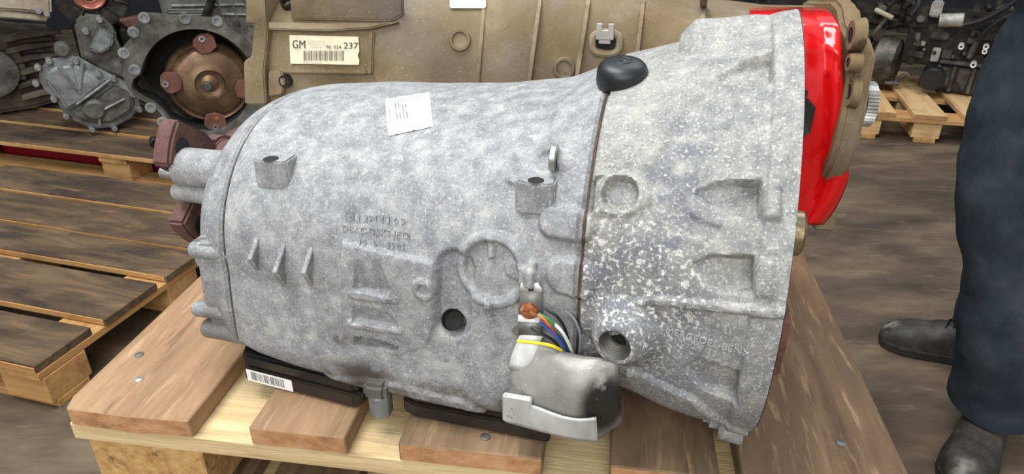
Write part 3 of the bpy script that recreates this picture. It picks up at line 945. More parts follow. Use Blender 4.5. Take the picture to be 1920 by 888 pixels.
def lug(px, py, w, d, h, name='mounting_lug'):
    """square cast lug with a bored top"""
    p, n = S1(px, py)
    nh = Vector((0, n.y, n.z * 0.35)).normalized()
    M = frame_m(p, (1, 0, 0), nh.cross(Vector((1, 0, 0))) if False else Vector((0, 0, 1)))
    y = (M.to_3x3() @ Vector((0, 1, 0)))
    sgn = 1 if y.dot(nh) > 0 else -1
    mb = MB(M)
    w2 = w / 2
    ol = [(-w2 * 1.25, -0.012 * sgn), (-w2, d * sgn * 0.8), (-w2 * 0.6, d * sgn), (w2 * 0.75, d * sgn), (w2, d * sgn * 0.7), (w2, -0.012 * sgn)]
    mb.prism(ol, h, Matrix.Translation((0, 0, -h * 0.55)), taper=0.93)
    o = mb.build(name, K['cast'], gb, bevel=0.0016, seg=2)
    hb = MB(M); hb.lathe((0.0, d * 0.55 * sgn, h * 0.45 + 0.0003), (0, 0, 1), [(0, 0), (w * 0.2, 0)], 16)
    hh = hb.build('bore', K['dark_hole'], o)
    return o


lug(520, 316, 0.036, 0.014, 0.028)
lug(1008, 358, 0.034, 0.014, 0.028)
p, n = S1(1047, 297)
MB().lathe(p - Vector((0.006, 0, 0)) + n * 0.001, (1, 0, 0), [(0, 0), (0.0105, 0), (0.0115, 0.001), (0.0115, 0.005), (0.0, 0.005)], 20).build('dowel_bolt', K['steel'], gb)
# bores
p, n = S(845, 609)
nb = (n + Vector((0, -0.1, 0.9))).normalized()
MB().lathe(p - n * 0.009, nb, [(0, 0.0), (0.0088, 0.0), (0.0096, 0.003), (0.0102, 0.006)], 28).build('oil_bore', K['dark_hole'], gb)
p, n = S(1170, 618)
p = p + n * 0.016
ax = (n * 0.7 + Vector((-0.25, -0.8, 0.1)) * 0.3).normalized()
mb = MB()
MB().lathe(p, ax, [(0.038, -0.020), (0.025, -0.006), (0.0205, 0.002), (0.0175, 0.0068), (0.0160, 0.0078), (0.0136, 0.0074)], 32).build('boss_collar', K['cast_bell'], gb, angle=60)
prof = [(0.0140, 0.0074)]
for k in range(5):
    prof += [(0.0135, 0.0070 - k * 0.0034), (0.0116, 0.0053 - k * 0.0034)]
prof += [(0.0112, -0.0092), (0.010, -0.0094)]
MB().lathe(p, ax, [(0, -0.0094), (0.0114, -0.0094)], 24).build('bore_bottom', K['dark_hole'], gb)  # dark disc: shade of a deeper bore put into the colour
mb.lathe(p, ax, prof, 28).build('threaded_bore', K['alloy_dark'], gb, angle=15)
p, n = S1(1163, 365)
MB().lathe(p - n * 0.001, n, [(0, 0.0015), (0.006, 0.002), (0.0085, 0.001), (0.0115, 0)], 24).build('plug', K['cast'], gb)

# tail end bosses
def boss(p0, p1, r, name='boss', m=None, r1=None, n=28):
    d = (Vector(p1) - Vector(p0)).length
    r1 = r1 or r
    return MB().lathe(p0, Vector(p1) - Vector(p0), [(0, 0), (r * 0.85, 0), (r, 0.003), ((r + r1) / 2, d / 2), (r1, d), (0, d)], n).build(name, m or K['cast'], gb)


q = gy(338, 312, 0.070); boss(q, q + Vector((0.07, 0, 0)), 0.0215)
q = gy(329, 358, 0.062); boss(q, q + Vector((0.07, 0, 0)), 0.0098, r1=0.012)
# lower box of the tail cover with its two bolt pillars
mb = MB()
ol = [(-0.505, 0.166), (-0.538, 0.160), (-0.553, 0.151), (-0.554, 0.139), (-0.546, 0.131), (-0.550, 0.085), (-0.546, 0.048), (-0.530, 0.034), (-0.507, 0.034)]
Mx = frame_m((0, -0.012, 0), (1, 0, 0), (0, 1, 0))     # local x = X, local y = -Z
mb.prism([(a, -b) for a, b in ol], 0.28, Mx)
mb.build('tail_flange', K['cast'], gb, bevel=0.005, seg=3)
for px_, py_, r_ in ((367, 577, 0.0085), (386, 613, 0.0105), (361, 466, 0.0085)):
    q = gy(px_, py_, -0.008); boss(q, q + Vector((0.05, 0, 0)), r_, 'bolt_pillar')

# rusty three-armed output flange
fc = Vector((-0.622, YCTR, 0.176))
fl_ = MB(frame_m(fc, (0, -1, 0), (1, 0, 0)))
arms = [math.radians(a) for a in (34, -36, 180)]
out = []
for i in range(72):
    t = 2 * math.pi * i / 72
    r_ = 0.034
    for a in arms:
        d = abs((t - a + math.pi) % (2 * math.pi) - math.pi)
        if d < 0.62: r_ = max(r_, min(0.098, 0.026 / max(math.sin(d), 0.02)) if d > 0.30 else 0.098)
    out.append((r_ * math.cos(t), -r_ * math.sin(t)))
fl_.prism(out, 0.022)
fo = fl_.build('output_flange', K['flange_rust'], gb, bevel=0.003, seg=2)
for a in arms:
    o_ = fc + Vector((0, -math.cos(a) * 0.080, math.sin(a) * 0.080))
    MB().lathe(o_ + Vector((-0.0006, 0, 0)), (1, 0, 0), [(0, 0.0), (0.0095, -0.0004), (0.0115, 0.0002)], 20).build('bolt_hole', K['strip_white'], fo)  # bright disc: sunlight inside the hole put into the colour
    MB().lathe(o_ + Vector((0.0226, 0, 0)), (1, 0, 0), [(0.0105, 0.0), (0.0085, 0.0002), (0.0, 0.0002)], 20).build('bolt_hole', K['dark_hole'], fo)
MB().lathe(fc + Vector((-0.012, 0, 0)), (1, 0, 0), [(0, 0), (0.028, 0), (0.030, 0.004), (0.030, 0.06), (0, 0.06)], 28).build('hub', K['flange_rust'], fo)
q = gy(303, 323, 0.12)
MB().lathe(q, (1, 0, 0), [(0, 0), (0.006, 0), (0.0075, 0.002), (0.0075, 0.03), (0, 0.03)], 20).build('output_shaft_end', K['steel'], gb)

# black oil pan standing on the boards
near = [gz(462, 713, 0.0), gz(561, 747, 0.0), gz(671, 768, 0.0)]
near2 = [gz(764, 781, 0.0), gz(1029, 833, 0.0)]
xa, ya = near[0].x, near[0].y
mid_y = 0.03
pan = [(near[0].x - 0.012, near[0].y + 0.03), (near[0].x, near[0].y), (near[2].x - 0.004, near[2].y), (near[2].x + 0.003, near[2].y + 0.006), (near[2].x + 0.006, 0.035),
       (near2[0].x - 0.012, 0.035), (near2[0].x - 0.006, near2[0].y + 0.006), (near2[0].x + 0.008, near2[0].y), (near2[1].x, near2[1].y), (near2[1].x + 0.004, 0.25), (near[0].x - 0.012, 0.25)]
mb = MB(Matrix.Translation((0, 0, 0.0012)))
mb.prism(pan, 0.0165, taper=1.0)
po = mb.build('oil_pan', K['pan_grime'], gb, bevel=0.0016, seg=2)
pan_up = [(a, b + (0.002 if b < 0.03 else 0.0)) for a, b in pan]
mb = MB(Matrix.Translation((0, 0, 0.0180)))
mb.prism(pan_up, 0.016)
mb.build('pan_rim', K['black_pan'], po, bevel=0.003, seg=2)
# white barcode label on the pan side
a_, b_ = near[0], near[2]
pu = (Vector((b_.x, b_.y, 0)) - Vector((a_.x, a_.y, 0))).normalized(); pn = Vector((pu.y, -pu.x, 0))
if pn.y > 0: pn = -pn
def pan_pt(s_, z, lift): return Vector((a_.x, a_.y, 0)) + pu * s_ + pn * lift + Vector((0, 0, z))
mb = MB()
mb.add([pan_pt(0.003, 0.002, 0.0006), pan_pt(0.060, 0.002, 0.0006), pan_pt(0.060, 0.0170, 0.0006), pan_pt(0.003, 0.0170, 0.0006)], [(0, 1, 2, 3)])
pl_ = mb.build('pan_label', K['paper'], po, smooth=False, label='white barcode label')
mb = MB(); s_ = 0.009
while s_ < 0.050:
    w_ = random.choice((0.0004, 0.0006, 0.0011))
    mb.add([pan_pt(s_, 0.0045, 0.0009), pan_pt(s_ + w_, 0.0045, 0.0009), pan_pt(s_ + w_, 0.0150, 0.0009), pan_pt(s_, 0.0150, 0.0009)], [(0, 1, 2, 3)])
    s_ += w_ + random.choice((0.0005, 0.0007, 0.0012))
mb.build('barcode', K['ink_grey'], pl_, smooth=False)
# clamp with hex spacer at the pan rim
p, n = S1(706, 714)
q = Vector((p.x, p.y - 0.006, 0))
MB().lathe(Vector((p.x, p.y + 0.004, 0.003)), (0, 0, 1), [(0, 0), (0.0105, 0), (0.0118, 0.002), (0.0118, 0.024), (0.0105, 0.026), (0, 0.026)], 6, a0=0.5).build('hex_spacer', K['alloy_cover'], gb, bevel=0.0006)
mb = MB(); mb.box((p.x, p.y + 0.003, 0.038), (0.024, 0.026, 0.018)); mb.build('rim_clamp', K['alloy_dark'], gb, bevel=0.004, seg=2)

# black cap
p, n = S1(1166, 160)
cax = (Vector((0.02, -0.18, 1))).normalized()
cp = gy(1166, 150, p.y + 0.014)
capM = MB()
R_ = 0.0225
capM.lathe(cp, cax, [(0, -0.006), (R_ * 0.86, -0.006), (R_ * 0.97, -0.004), (R_, 0.0), (R_ * 0.985, 0.009), (R_ * 0.93, 0.0125), (R_ * 0.80, 0.0155), (R_ * 0.62, 0.0172), (R_ * 0.36, 0.0180), (0, 0.0182)], 48)
capo = capM.build('breather_cap', K['black_plastic'], gb, angle=60)
top = cp + cax * 0.0180
T1 = (Vector((1, 0, 0)) - cax * cax.x).normalized(); T2 = cax.cross(T1)
mb = MB()
mb.tube([top + (T1 * math.cos(2 * math.pi * i / 28) + T2 * math.sin(2 * math.pi * i / 28)) * 0.0066 for i in range(28)], 0.0006, 6, closed=True)
for k in range(3):
    t = math.pi / 2 + k * 2 * math.pi / 3
    e_ = T1 * math.cos(t) + T2 * math.sin(t); s2 = cax.cross(e_)
    mb.add([top + s2 * 0.0011 + cax * .0002, top + e_ * 0.0064 + cax * .0004, top - s2 * 0.0011 + cax * .0002, top + cax * 0.0012], [(0, 1, 3), (1, 2, 3)])
mb.build('raised_emblem', K['black_plastic'], capo, label='raised three-pointed star in a ring')
MB().cyl(cp - cax * 0.02, cp - cax * 0.003, 0.015, 0.018, 28).build('cap_neck', K['black_plastic'], capo)

# bent sheet shield with its fork strip
def sheet(name, rows, m, th, parent, label=None, sub=2):
    nu = len(rows[0]); vs = [p for r in rows for p in r]
    fs = []
    for j in range(len(rows) - 1):
        for i in range(nu - 1):
            a = j * nu + i
            fs.append((a, a + nu, a + nu + 1, a + 1))
    o = mesh_obj(name, vs, fs, m, parent, angle=60, label=label)
    if sub:
        sm = o.modifiers.new('s', 'SUBSURF'); sm.levels = sub; sm.render_levels = sub; sm.boundary_smooth = 'PRESERVE_CORNERS'
    so = o.modifiers.new('t', 'SOLIDIFY'); so.thickness = th; so.offset = 0
    return o


ys0 = S1(995, 600)[0].y
rows = [
    [gy(962, 672, ys0 - .006), gy(1008, 640, ys0 - .010), gy(1045, 655, ys0 - .014), gy(1085, 668, ys0 - .018), gy(1120, 670, ys0 - .022), gy(1157, 673, ys0 - .020)],
    [gy(954, 700, ys0 - .010), gy(1000, 690, ys0 - .022), gy(1045, 690, ys0 - .032), gy(1085, 700, ys0 - .036), gy(1120, 700, ys0 - .032), gy(1160, 705, ys0 - .024)],
    [gy(956, 725, ys0 - .012), gy(1000, 735, ys0 - .026), gy(1045, 742, ys0 - .040), gy(1085, 745, ys0 - .044), gy(1122, 738, ys0 - .036), gy(1160, 735, ys0 - .026)],
    [gy(953, 740, ys0 - .014), gy(1000, 757, ys0 - .024), gy(1045, 776, ys0 - .034), gy(1085, 785, ys0 - .038), gy(1128, 775, ys0 - .034), gy(1164, 768, ys0 - .026)],
    [gy(950, 762, ys0 - .018), gy(1000, 775, ys0 - .026), gy(1045, 790, ys0 - .033), gy(1085, 796, ys0 - .036), gy(1130, 792, ys0 - .033), gy(1168, 796, ys0 - .022)],
    [gy(948, 790, ys0 - .020), gy(1000, 802, ys0 - .026), gy(1045, 815, ys0 - .032), gy(1085, 822, ys0 - .034), gy(1122, 826, ys0 - .030), gy(1140, 803, ys0 - .022)]]
sh = sheet('heat_shield', rows, K['shield'], 0.0022, gb, 'bent grey sheet metal shield with a torn oily edge')
fr2 = [[gy(952, 744, ys0 - .020), gy(1000, 758, ys0 - .031), gy(1045, 778, ys0 - .041), gy(1085, 787, ys0 - .044), gy(1118, 782, ys0 - .042)],
       [gy(949, 766, ys0 - .024), gy(1000, 780, ys0 - .034), gy(1045, 797, ys0 - .041), gy(1085, 803, ys0 - .043), gy(1120, 803, ys0 - .041)],
       [gy(948, 790, ys0 - .026), gy(1000, 804, ys0 - .034), gy(1045, 816, ys0 - .040), gy(1085, 824, ys0 - .042), gy(1120, 827, ys0 - .039)]]
sheet('shield_flap', fr2, K['shield_pale'], 0.0020, sh, 'paler scratched lower flap')
mb = MB()
mb.box(gy(970, 766, ys0 - 0.030), (0.026, 0.006, 0.030)); mb.build('shield_tab', K['shield_pale'], sh, bevel=0.0016)
f0 = lambda px, py, dy=0.0: gy(px, py, ys0 - 0.004 - dy)
st_rows = lambda a: [[f0(*p) for p in r] for r in a]
strip = sheet('fork_strip', st_rows([[(975, 545), (1016, 545)], [(974, 570), (1016, 572)], [(973, 592), (1016, 592)]]), K['strip_grey'], 0.0016, gb, 'grey strip with a forked bright end', sub=0)
sheet('strip_prong', st_rows([[(977, 530), (987, 527), (990, 532)], [(974, 546), (988, 546), (991, 546)]]), K['strip_white'], 0.0018, strip, sub=0)
sheet('strip_prong', st_rows([[(1001, 531), (1008, 530), (1016, 541)], [(1001, 547), (1008, 547), (1016, 547)]]), K['strip_white'], 0.0018, strip, sub=0)
sheet('strip_step', [[f0(972, 589), f0(1016, 591)], [f0(971, 603, .005), f0(1016, 606, .005)]], K['strip_white'], 0.0016, strip, sub=0)
sheet('strip_middle', [[f0(972, 603, .004), f0(1016, 606, .004)], [f0(973, 628, .002), f0(1014, 630, .002)]], K['strip_grey'], 0.0016, strip, sub=0)
sheet('strip_foot', [[f0(975, 626, .002), f0(1018, 630, .003)], [f0(966, 650, .003), f0(1010, 646, .006)], [f0(957, 672, .005), f0(1000, 672, .014)], [f0(955, 690, .007), f0(985, 694, .012)]], K['strip_white'], 0.0016, strip, sub=1)
o_ = f0(993, 580)
MB().lathe(o_ + Vector((0, -0.0005, 0)), (0, -1, 0), [(0, 0), (0.0075, 0), (0.0075, 0.003), (0.005, 0.0045), (0, 0.0045)], 14).build('rusty_screw', K['rust'], strip, label='orange rusty screw head')
p, n = S1(971, 617); MB().cyl(p - n * .004, p + n * .004, 0.004, n=12).build('clip_stub', K['strip_grey'], gb)

# cut wires
def wire(col, pts, r=0.0013):
    P_ = [gy(a, b, ys0 - dy) for a, b, dy in pts]
    MB().tube(smooth_path(P_, 6), r, 8).build('wire_' + col, K['wire_' + col], gb)


wire('yellow', [(970, 639, .014), (1010, 643, .018), (1035, 648, .020), (1055, 657, .014)], 0.0015)
wire('white', [(1017, 594, .014), (1045, 612, .018), (1062, 635, .016), (1076, 668, .006)], 0.0015)
wire('blue', [(1012, 603, .016), (1035, 622, .020), (1050, 640, .018), (1062, 665, .010)], 0.0016)
wire('darkblue', [(1015, 600, .015), (1040, 622, .019), (1056, 642, .016), (1068, 666, .008)], 0.0013)
wire('green', [(1010, 588, .014), (1035, 604, .018), (1058, 632, .014), (1072, 666, .006)], 0.0014)
wire('orange', [(1008, 590, .017), (1022, 600, .020), (1040, 625, .018), (1058, 662, .009)], 0.0012)
wire('red', [(1013, 598, .018), (1034, 616, .021), (1052, 642, .017), (1064, 664, .009)], 0.0010)
wire('black', [(1023, 578, .012), (1045, 594, .016), (1060, 618, .012), (1070, 660, .004)], 0.0013)
wire('black', [(996, 613, .014), (1015, 625, .018), (1040, 640, .016), (1056, 660, .010)], 0.0013)
wire('grey', [(1060, 582, .006), (1078, 600, .010), (1088, 630, .010), (1086, 664, .006)], 0.0012)

# feet and lugs of the bell flange
q = gy(1372, 815, -0.002)
mb = MB(); mb.box((-0.022, 0.028, 0.020), (0.028, 0.04, 0.024)); mb.build('bell_foot', K['cast_bell'], gb, bevel=0.006, seg=3)
q = gy(1388, 838, 0.012)
MB().lathe((-0.022, 0.010, 0.0135), (1, 0, 0), [(0, 0), (0.009, 0), (0.011, 0.003), (0.0135, 0.022), (0, 0.022)], 20).build('bell_lug', K['cast_bell'], gb)
# raised crown pad on top of the bell
ol = [(-0.098, 0.325), (-0.097, 0.350), (-0.085, 0.364), (-0.062, 0.366), (-0.036, 0.370), (-0.006, 0.383), (0.0, 0.383), (0.0, 0.33)]
V, F = ring_strip([[(a, yy, min(b, 0.37 if a > -0.03 else b) + dz if b > 0.34 else b) for a, b in ol] for yy, dz in ((0.070, -0.054), (0.095, -0.030), (0.118, -0.009), (0.14, 0.0), (0.19, -0.012))])
V = [Vector(v) for v in V]
F += [tuple(range(8)), tuple(range(39, 31, -1))]
co = mesh_obj('bell_crown', V, [f[::-1] for f in F], K['cast_bell'], gb, angle=70)
bv = co.modifiers.new('b', 'BEVEL'); bv.width = 0.004; bv.segments = 2
# things poking out behind the flange
q = gx(1492, 436, 0.004)
MB().lathe((0.0, q.y, q.z), (1, 0, 0), [(0, 0), (0.017, 0), (0.017, 0.007), (0.015, 0.009), (0, 0.009)], 28).build('dowel_stud', K['brass'], gb)
q = gx(1467, 632, 0.008)
mb = MB(); mb.box((0.006, q.y + 0.012, q.z), (0.012, 0.03, 0.035)); mb.build('converter_lug', K['lug_rust'], gb, bevel=0.002)
q = gx(1455, 680, 0.006)
mb = MB(); mb.box((0.005, q.y + 0.012, q.z), (0.010, 0.03, 0.022)); mb.build('converter_lug', K['lug_rust'], gb, bevel=0.002)

# ------------------------------------------------------------------ dusty tan gearbox behind
TY = -math.radians(8)
TO = Vector((0.484, 1.062, 0.72))
TM = Matrix.Translation(TO) @ Matrix.Rotation(TY, 4, 'Z')
TI = TM.inverted()
tg = thing('gearbox', 'dusty tan gearbox with upright ribs and red film behind the grey one', 'gearbox', M=TM)
TC = TI @ CAM


def ty(px, py, y):
    d = (TI.to_3x3() @ sight(px, py)).normalized(); return TC + d * ((y - TC.y) / d.y)


XL = ty(478, 100, -0.14).x
tst = np.array([[XL, 0.330, 0.140], [XL + 0.30, 0.334, 0.142], [XL + 0.45, 0.345, 0.146], [-0.30, 0.330, 0.144], [-0.20, 0.310, 0.140], [-0.10, 0.300, 0.136], [0.0, 0.300, 0.136]])
tx = np.linspace(XL, 0, 90)
tG = np.zeros((90, 120, 3))
tt = np.linspace(0, 2 * np.pi, 120, endpoint=False) - np.pi / 2
for i, x in enumerate(tx):
    zt, w = np.interp(x, tst[:, 0], tst[:, 1]), np.interp(x, tst[:, 0], tst[:, 2])
    zc, e = 0.165, 2 / 3.6
    tG[i, :, 0] = x
    tG[i, :, 1] = -np.sign(np.cos(tt)) * np.abs(np.cos(tt)) ** e * w
    s_ = np.sign(np.sin(tt)) * np.abs(np.sin(tt)) ** e
    tG[i, :, 2] = np.where(s_ > 0, zc + s_ * (zt - zc), zc + s_ * (zc - 0.004))
tf = [tuple(int(k) for k in f) for f in grid_faces(90, 120)] + [tuple(range(120)), tuple(89 * 120 + k for k in range(119, -1, -1))]
mesh_obj('casing', tG.reshape(-1, 3), tf, K['tan'], tg, angle=60)
tbvh = BVHTree.FromPolygons([tuple(v) for v in tG.reshape(-1, 3)], tf)


def T(px, py):
    d = (TI.to_3x3() @ sight(px, py)).normalized()
    h = tbvh.ray_cast(TC, d)
    if h[0] is None: return ty(px, py, -0.14), Vector((0, -1, 0))
    n = h[1] if h[1].dot(d) < 0 else -h[1]
    return h[0], n


def tquad(name, pp, m, lift, parent=None, label=None, th=0.0):
    vs = []
    for q in pp:
        p, n = T(*q); vs.append(p + n * lift)
    if th:
        vs += [T(*q)[0] + T(*q)[1] * (lift - th) for q in pp]
        k = len(pp)
        fs = [tuple(range(k))] + [(i, i + k, (i + 1) % k + k, (i + 1) % k) for i in range(k)]
        return mesh_obj(name, vs, fs, m, parent or tg, label=label, bevel=min(0.002, th * 0.3), seg=2)
    return mesh_obj(name, vs, [tuple(range(len(pp)))], m, parent or tg, smooth=False, label=label)


for (xt, xb, yb, wd, hh) in ((911, 899, 175, 4, 0.004), (1017, 998, 168, 4.5, 0.011), (1108, 1088, 150, 4.5, 0.010), (1209, 1196, 120, 4.5, 0.010), (1323, 1316, 60, 4.5, 0.010)):
    vs = []
    m_ = 7
    for i in range(m_):
        t = i / (m_ - 1)
        px = xt + (xb - xt) * t * 1.6; py = -28 + (yb + 60) * t
        p, n = T(px, max(py, -60))
        n = Vector((0, -1, 0))
        vs.append((p, n))
    V, F = [], []
    for p, n in vs:
        V += [p + Vector((-0.005, 0.004, 0)), p + n * hh + Vector((-0.0025, 0, 0)), p + n * hh + Vector((0.0025, 0, 0)), p + Vector((0.005, 0.004, 0))]
    for i in range(m_ - 1):
        for k in range(3):
            a = i * 4 + k; F.append((a, a + 4, a + 5, a + 1))
    mesh_obj('rib', V, F, K['tan_rib'], tg, angle=20)


def tring(px, py, r0, r1, hh, m, name, hole=True):
    p, n = T(px, py)
    o = MB().lathe(p, n, [(r1, -0.002), (r1, hh * 0.7), (r1 * 0.95, hh), (r0 * 1.05, hh), (r0, hh * 0.8), (r0, -0.001)], 28).build(name, m, tg)
    if hole:
        MB().lathe(p + n * 0.0006, n, [(0, 0), (r0 * 1.02, 0)], 24).build('recess', K['tan_rib'], o)
    return o


tring(863, 75, 0.0105, 0.0155, 0.004, K['tan'], 'round_boss')
tring(1058, 127, 0.0105, 0.0150, 0.007, K['tan'], 'round_boss')
tring(538, 150, 0.006, 0.0095, 0.010, K['dark_iron'], 'bolt')
tring(541, 10, 0.006, 0.0095, 0.010, K['dark_iron'], 'bolt')
# oval ring with its clip
p, n = T(1136, 80)
ov = [p + Vector((0.0185 * (abs(math.cos(a)) ** 0.7) * (1 if math.cos(a) > 0 else -1), -0.003, 0.0145 * (abs(math.sin(a)) ** 0.7) * (1 if math.sin(a) > 0 else -1))) for a in [2 * math.pi * i / 36 for i in range(36)]]
ovo = MB().tube(ov, 0.0052, 8, closed=True).build('oval_ring', K['tan_rib'], tg)
mb = MB(); mb.box(p + Vector((0, -0.001, 0)), (0.033, 0.003, 0.024)); mb.build('recess', K['dark_hole'], ovo, bevel=0.001)
q = T(1135, 57)[0] + Vector((0, -0.015, 0))
mb = MB()
mb.box(q + Vector((0, 0, -0.003)), (0.024, 0.004, 0.013)); mb.box(q + Vector((-0.008, 0, 0.007)), (0.008, 0.004, 0.010)); mb.box(q + Vector((0.008, 0, 0.007)), (0.008, 0.004, 0.010))
mb.box(q + Vector((0, 0.004, -0.012)), (0.016, 0.010, 0.006))
mb.build('spring_clip', K['pale_alloy'], tg, bevel=0.0008)
# ridge, label frame, end flange
tquad('ridge', [(505, 44), (620, 47), (705, 46), (752, 44), (700, 56), (620, 60), (505, 57)], K['tan_rib'], 0.010, th=0.014)
tquad('pad_edge', [(694, 60), (704, 60), (700, 138), (690, 138)], K['tan'], 0.006, th=0.009)
tquad('pad_edge', [(520, 128), (690, 132), (690, 139), (520, 136)], K['tan'], 0.006, th=0.009)
tquad('end_flange', [(470, -60), (506, -60), (508, 36), (511, 64), (504, 130), (508, 190), (468, 190), (466, 110), (481, 104), (486, 50), (470, 40)], K['tan'], 0.016, th=0.05)
tquad('raised_pad', [(545, -50), (755, -50), (757, 30), (735, 42), (548, 38)], K['tan'], 0.006, th=0.010)
p, n = T(537, 150)
tquad('bolt_web', [(508, 132), (532, 130), (540, 150), (534, 175), (508, 178)], K['tan'], 0.010, th=0.014)
# printed label
lab = tquad('barcode_label', [(544, 66), (673, 69), (675, 96), (672, 104), (675, 112), (674, 121), (546, 119)], K['paper_old'], 0.0030, th=0.0012, label='yellowed barcode label with printed letters and numbers')
lp, ln_ = T(609, 94)
lx = (T(673, 95)[0] - T(544, 92)[0]).normalized(); lz = Vector((0, 0, 1)); lnrm = Vector((0, -1, 0))
sc = (T(673, 95)[0] - T(544, 92)[0]).length / 129.0


def on_label(px, py, lift=0.0034):
    p, n = T(px, py); return p + n * lift


def ltext(body, x0, x1, yc, hpx, m, bold=0.0):
    vs, fs = text_mesh(body, 1.0, 0.0, 'LEFT', bold)
    xa, xb = min(v[0] for v in vs), max(v[0] for v in vs); za, zb = min(v[1] for v in vs), max(v[1] for v in vs)
    out = []
    for v in vs:
        s_, t_ = (v[0] - xa) / (xb - xa), (v[1] - za) / (zb - za)
        px = x0 + (x1 - x0) * s_
        out.append(on_label(px, yc + (px - 609) * 0.022 + hpx / 2 - hpx * t_))
    mesh_obj('print', out, fs, m, lab, smooth=False)


ltext('GM', 550, 574, 84, 15.5, K['ink'])
ltext('237', 646, 673, 84.5, 11.5, K['ink'], 0.004)
ltext('96  024', 613, 641, 87.5, 6.5, K['ink'])
ltext('HYDRAMATIC', 579, 611, 78, 3.6, K['ink_pale'])
ltext('STRASBOURG', 579, 611, 83.2, 3.6, K['ink_pale'])
ltext('FRANCE', 584, 604, 88.6, 3.6, K['ink_pale'])
ltext('*L7R1705RA04*', 570, 607, 117.5, 3.6, K['ink_pale'])
mb = MB(); x_ = 571.0; pat = [3, 1, 1.3, 1.4, 2.6, 1, 1, 2.4, 1, 3, 1, 1.2, 2.6, 1, 1, 3, 1.2, 1, 2.6, 1, 1, 1.4, 3, 1, 1, 2.4]
k_ = 0
while x_ < 646:
    w_ = pat[k_ % len(pat)]; k_ += 1
    mb.add([on_label(x_, 94.5), on_label(x_ + w_, 94.5), on_label(x_ + w_, 113), on_label(x_, 113)], [(3, 2, 1, 0)])
    x_ += w_ + (1.2, 1.6, 2.2)[k_ % 3]
mb.build('barcode', K['bar'], lab, smooth=False)
tquad('paper_label', [(845, -6), (911, -6), (912, 15), (909, 18), (847, 18), (844, 15)], K['paper'], 0.004, th=0.0012, label='plain white label at the top edge')
# bell end flange on the right
FL = [(-0.185, 0.16), (-0.176, 0.125), (-0.158, 0.098), (-0.135, 0.078), (-0.095, 0.055), (-0.06, 0.002), (0.06, 0.002), (0.13, 0.02), (0.17, 0.07), (0.185, 0.16), (0.17, 0.25), (0.12, 0.30), (0.03, 0.312), (-0.03, 0.322), (-0.07, 0.318), (-0.095, 0.300), (-0.135, 0.292), (-0.172, 0.276), (-0.176, 0.235), (-0.184, 0.205)]
mb = MB(frame_m((-0.028, 0, 0), (0, 1, 0), (1, 0, 0)))
mb.prism([(a, b) for a, b in FL], 0.030)
mb.build('bell_flange', K['tan'], tg, bevel=0.006, seg=3)
for px, py, yy in ((1594, 66, -0.166), (1591, 172, -0.176), (1606, 118, -0.182)):
    q = ty(px, py, yy); r_ = 0.020 if px < 1600 else 0.012
    x0 = q.x if px < 1600 else -0.035
    b_ = MB().lathe(Vector((x0, q.y, q.z)), (1, 0, 0), [(0.0, 0.002), (r_ * 0.45, 0.002), (r_ * 0.5, 0), (r_ * 0.9, 0), (r_, 0.003), (r_ * 1.1, max(0.01, -0.02 - x0)), (0, max(0.01, -0.02 - x0))], 24).build('bolt_boss', K['tan'], tg)
    MB().lathe(Vector((x0 - 0.0002, q.y, q.z)), (1, 0, 0), [(0, 0.0008), (r_ * 0.42, 0.0008), (r_ * 0.46, 0)], 18).build('bolt_hole', K['dark_hole'], b_)
# toothed ring showing past the flange
q = ty(1628, 188, -0.12)
mb = MB(); gp = []
for i in range(80):
    a = 2 * math.pi * i / 80; r_ = 0.030 if i % 2 else 0.0280
    gp.append((r_ * math.cos(a), r_ * math.sin(a)))
mb = MB(frame_m((0.004, -0.145, 0.205), (0, 1, 0), (1, 0, 0))); mb.prism(gp, 0.014)
mb.build('toothed_ring', K['steel'], tg, smooth=False)
# black bracket between film and grey bell
q = ty(1510, 215, -0.186)
mb = MB(); mb.box(q + Vector((-0.012, 0.006, -0.006)), (0.044, 0.03, 0.046)); mb.box(q + Vector((-0.018, 0.008, 0.025)), (0.030, 0.03, 0.024))
mb.build('black_bracket', K['dark_iron'], tg, bevel=0.005, seg=2)
q = ty(1548, 408, -0.12)
mb = MB(); mb.box((q.x, q.y + 0.02, 0.018), (0.03, 0.05, 0.03)); mb.build('flange_foot', K['tan_rib'], tg, bevel=0.003)

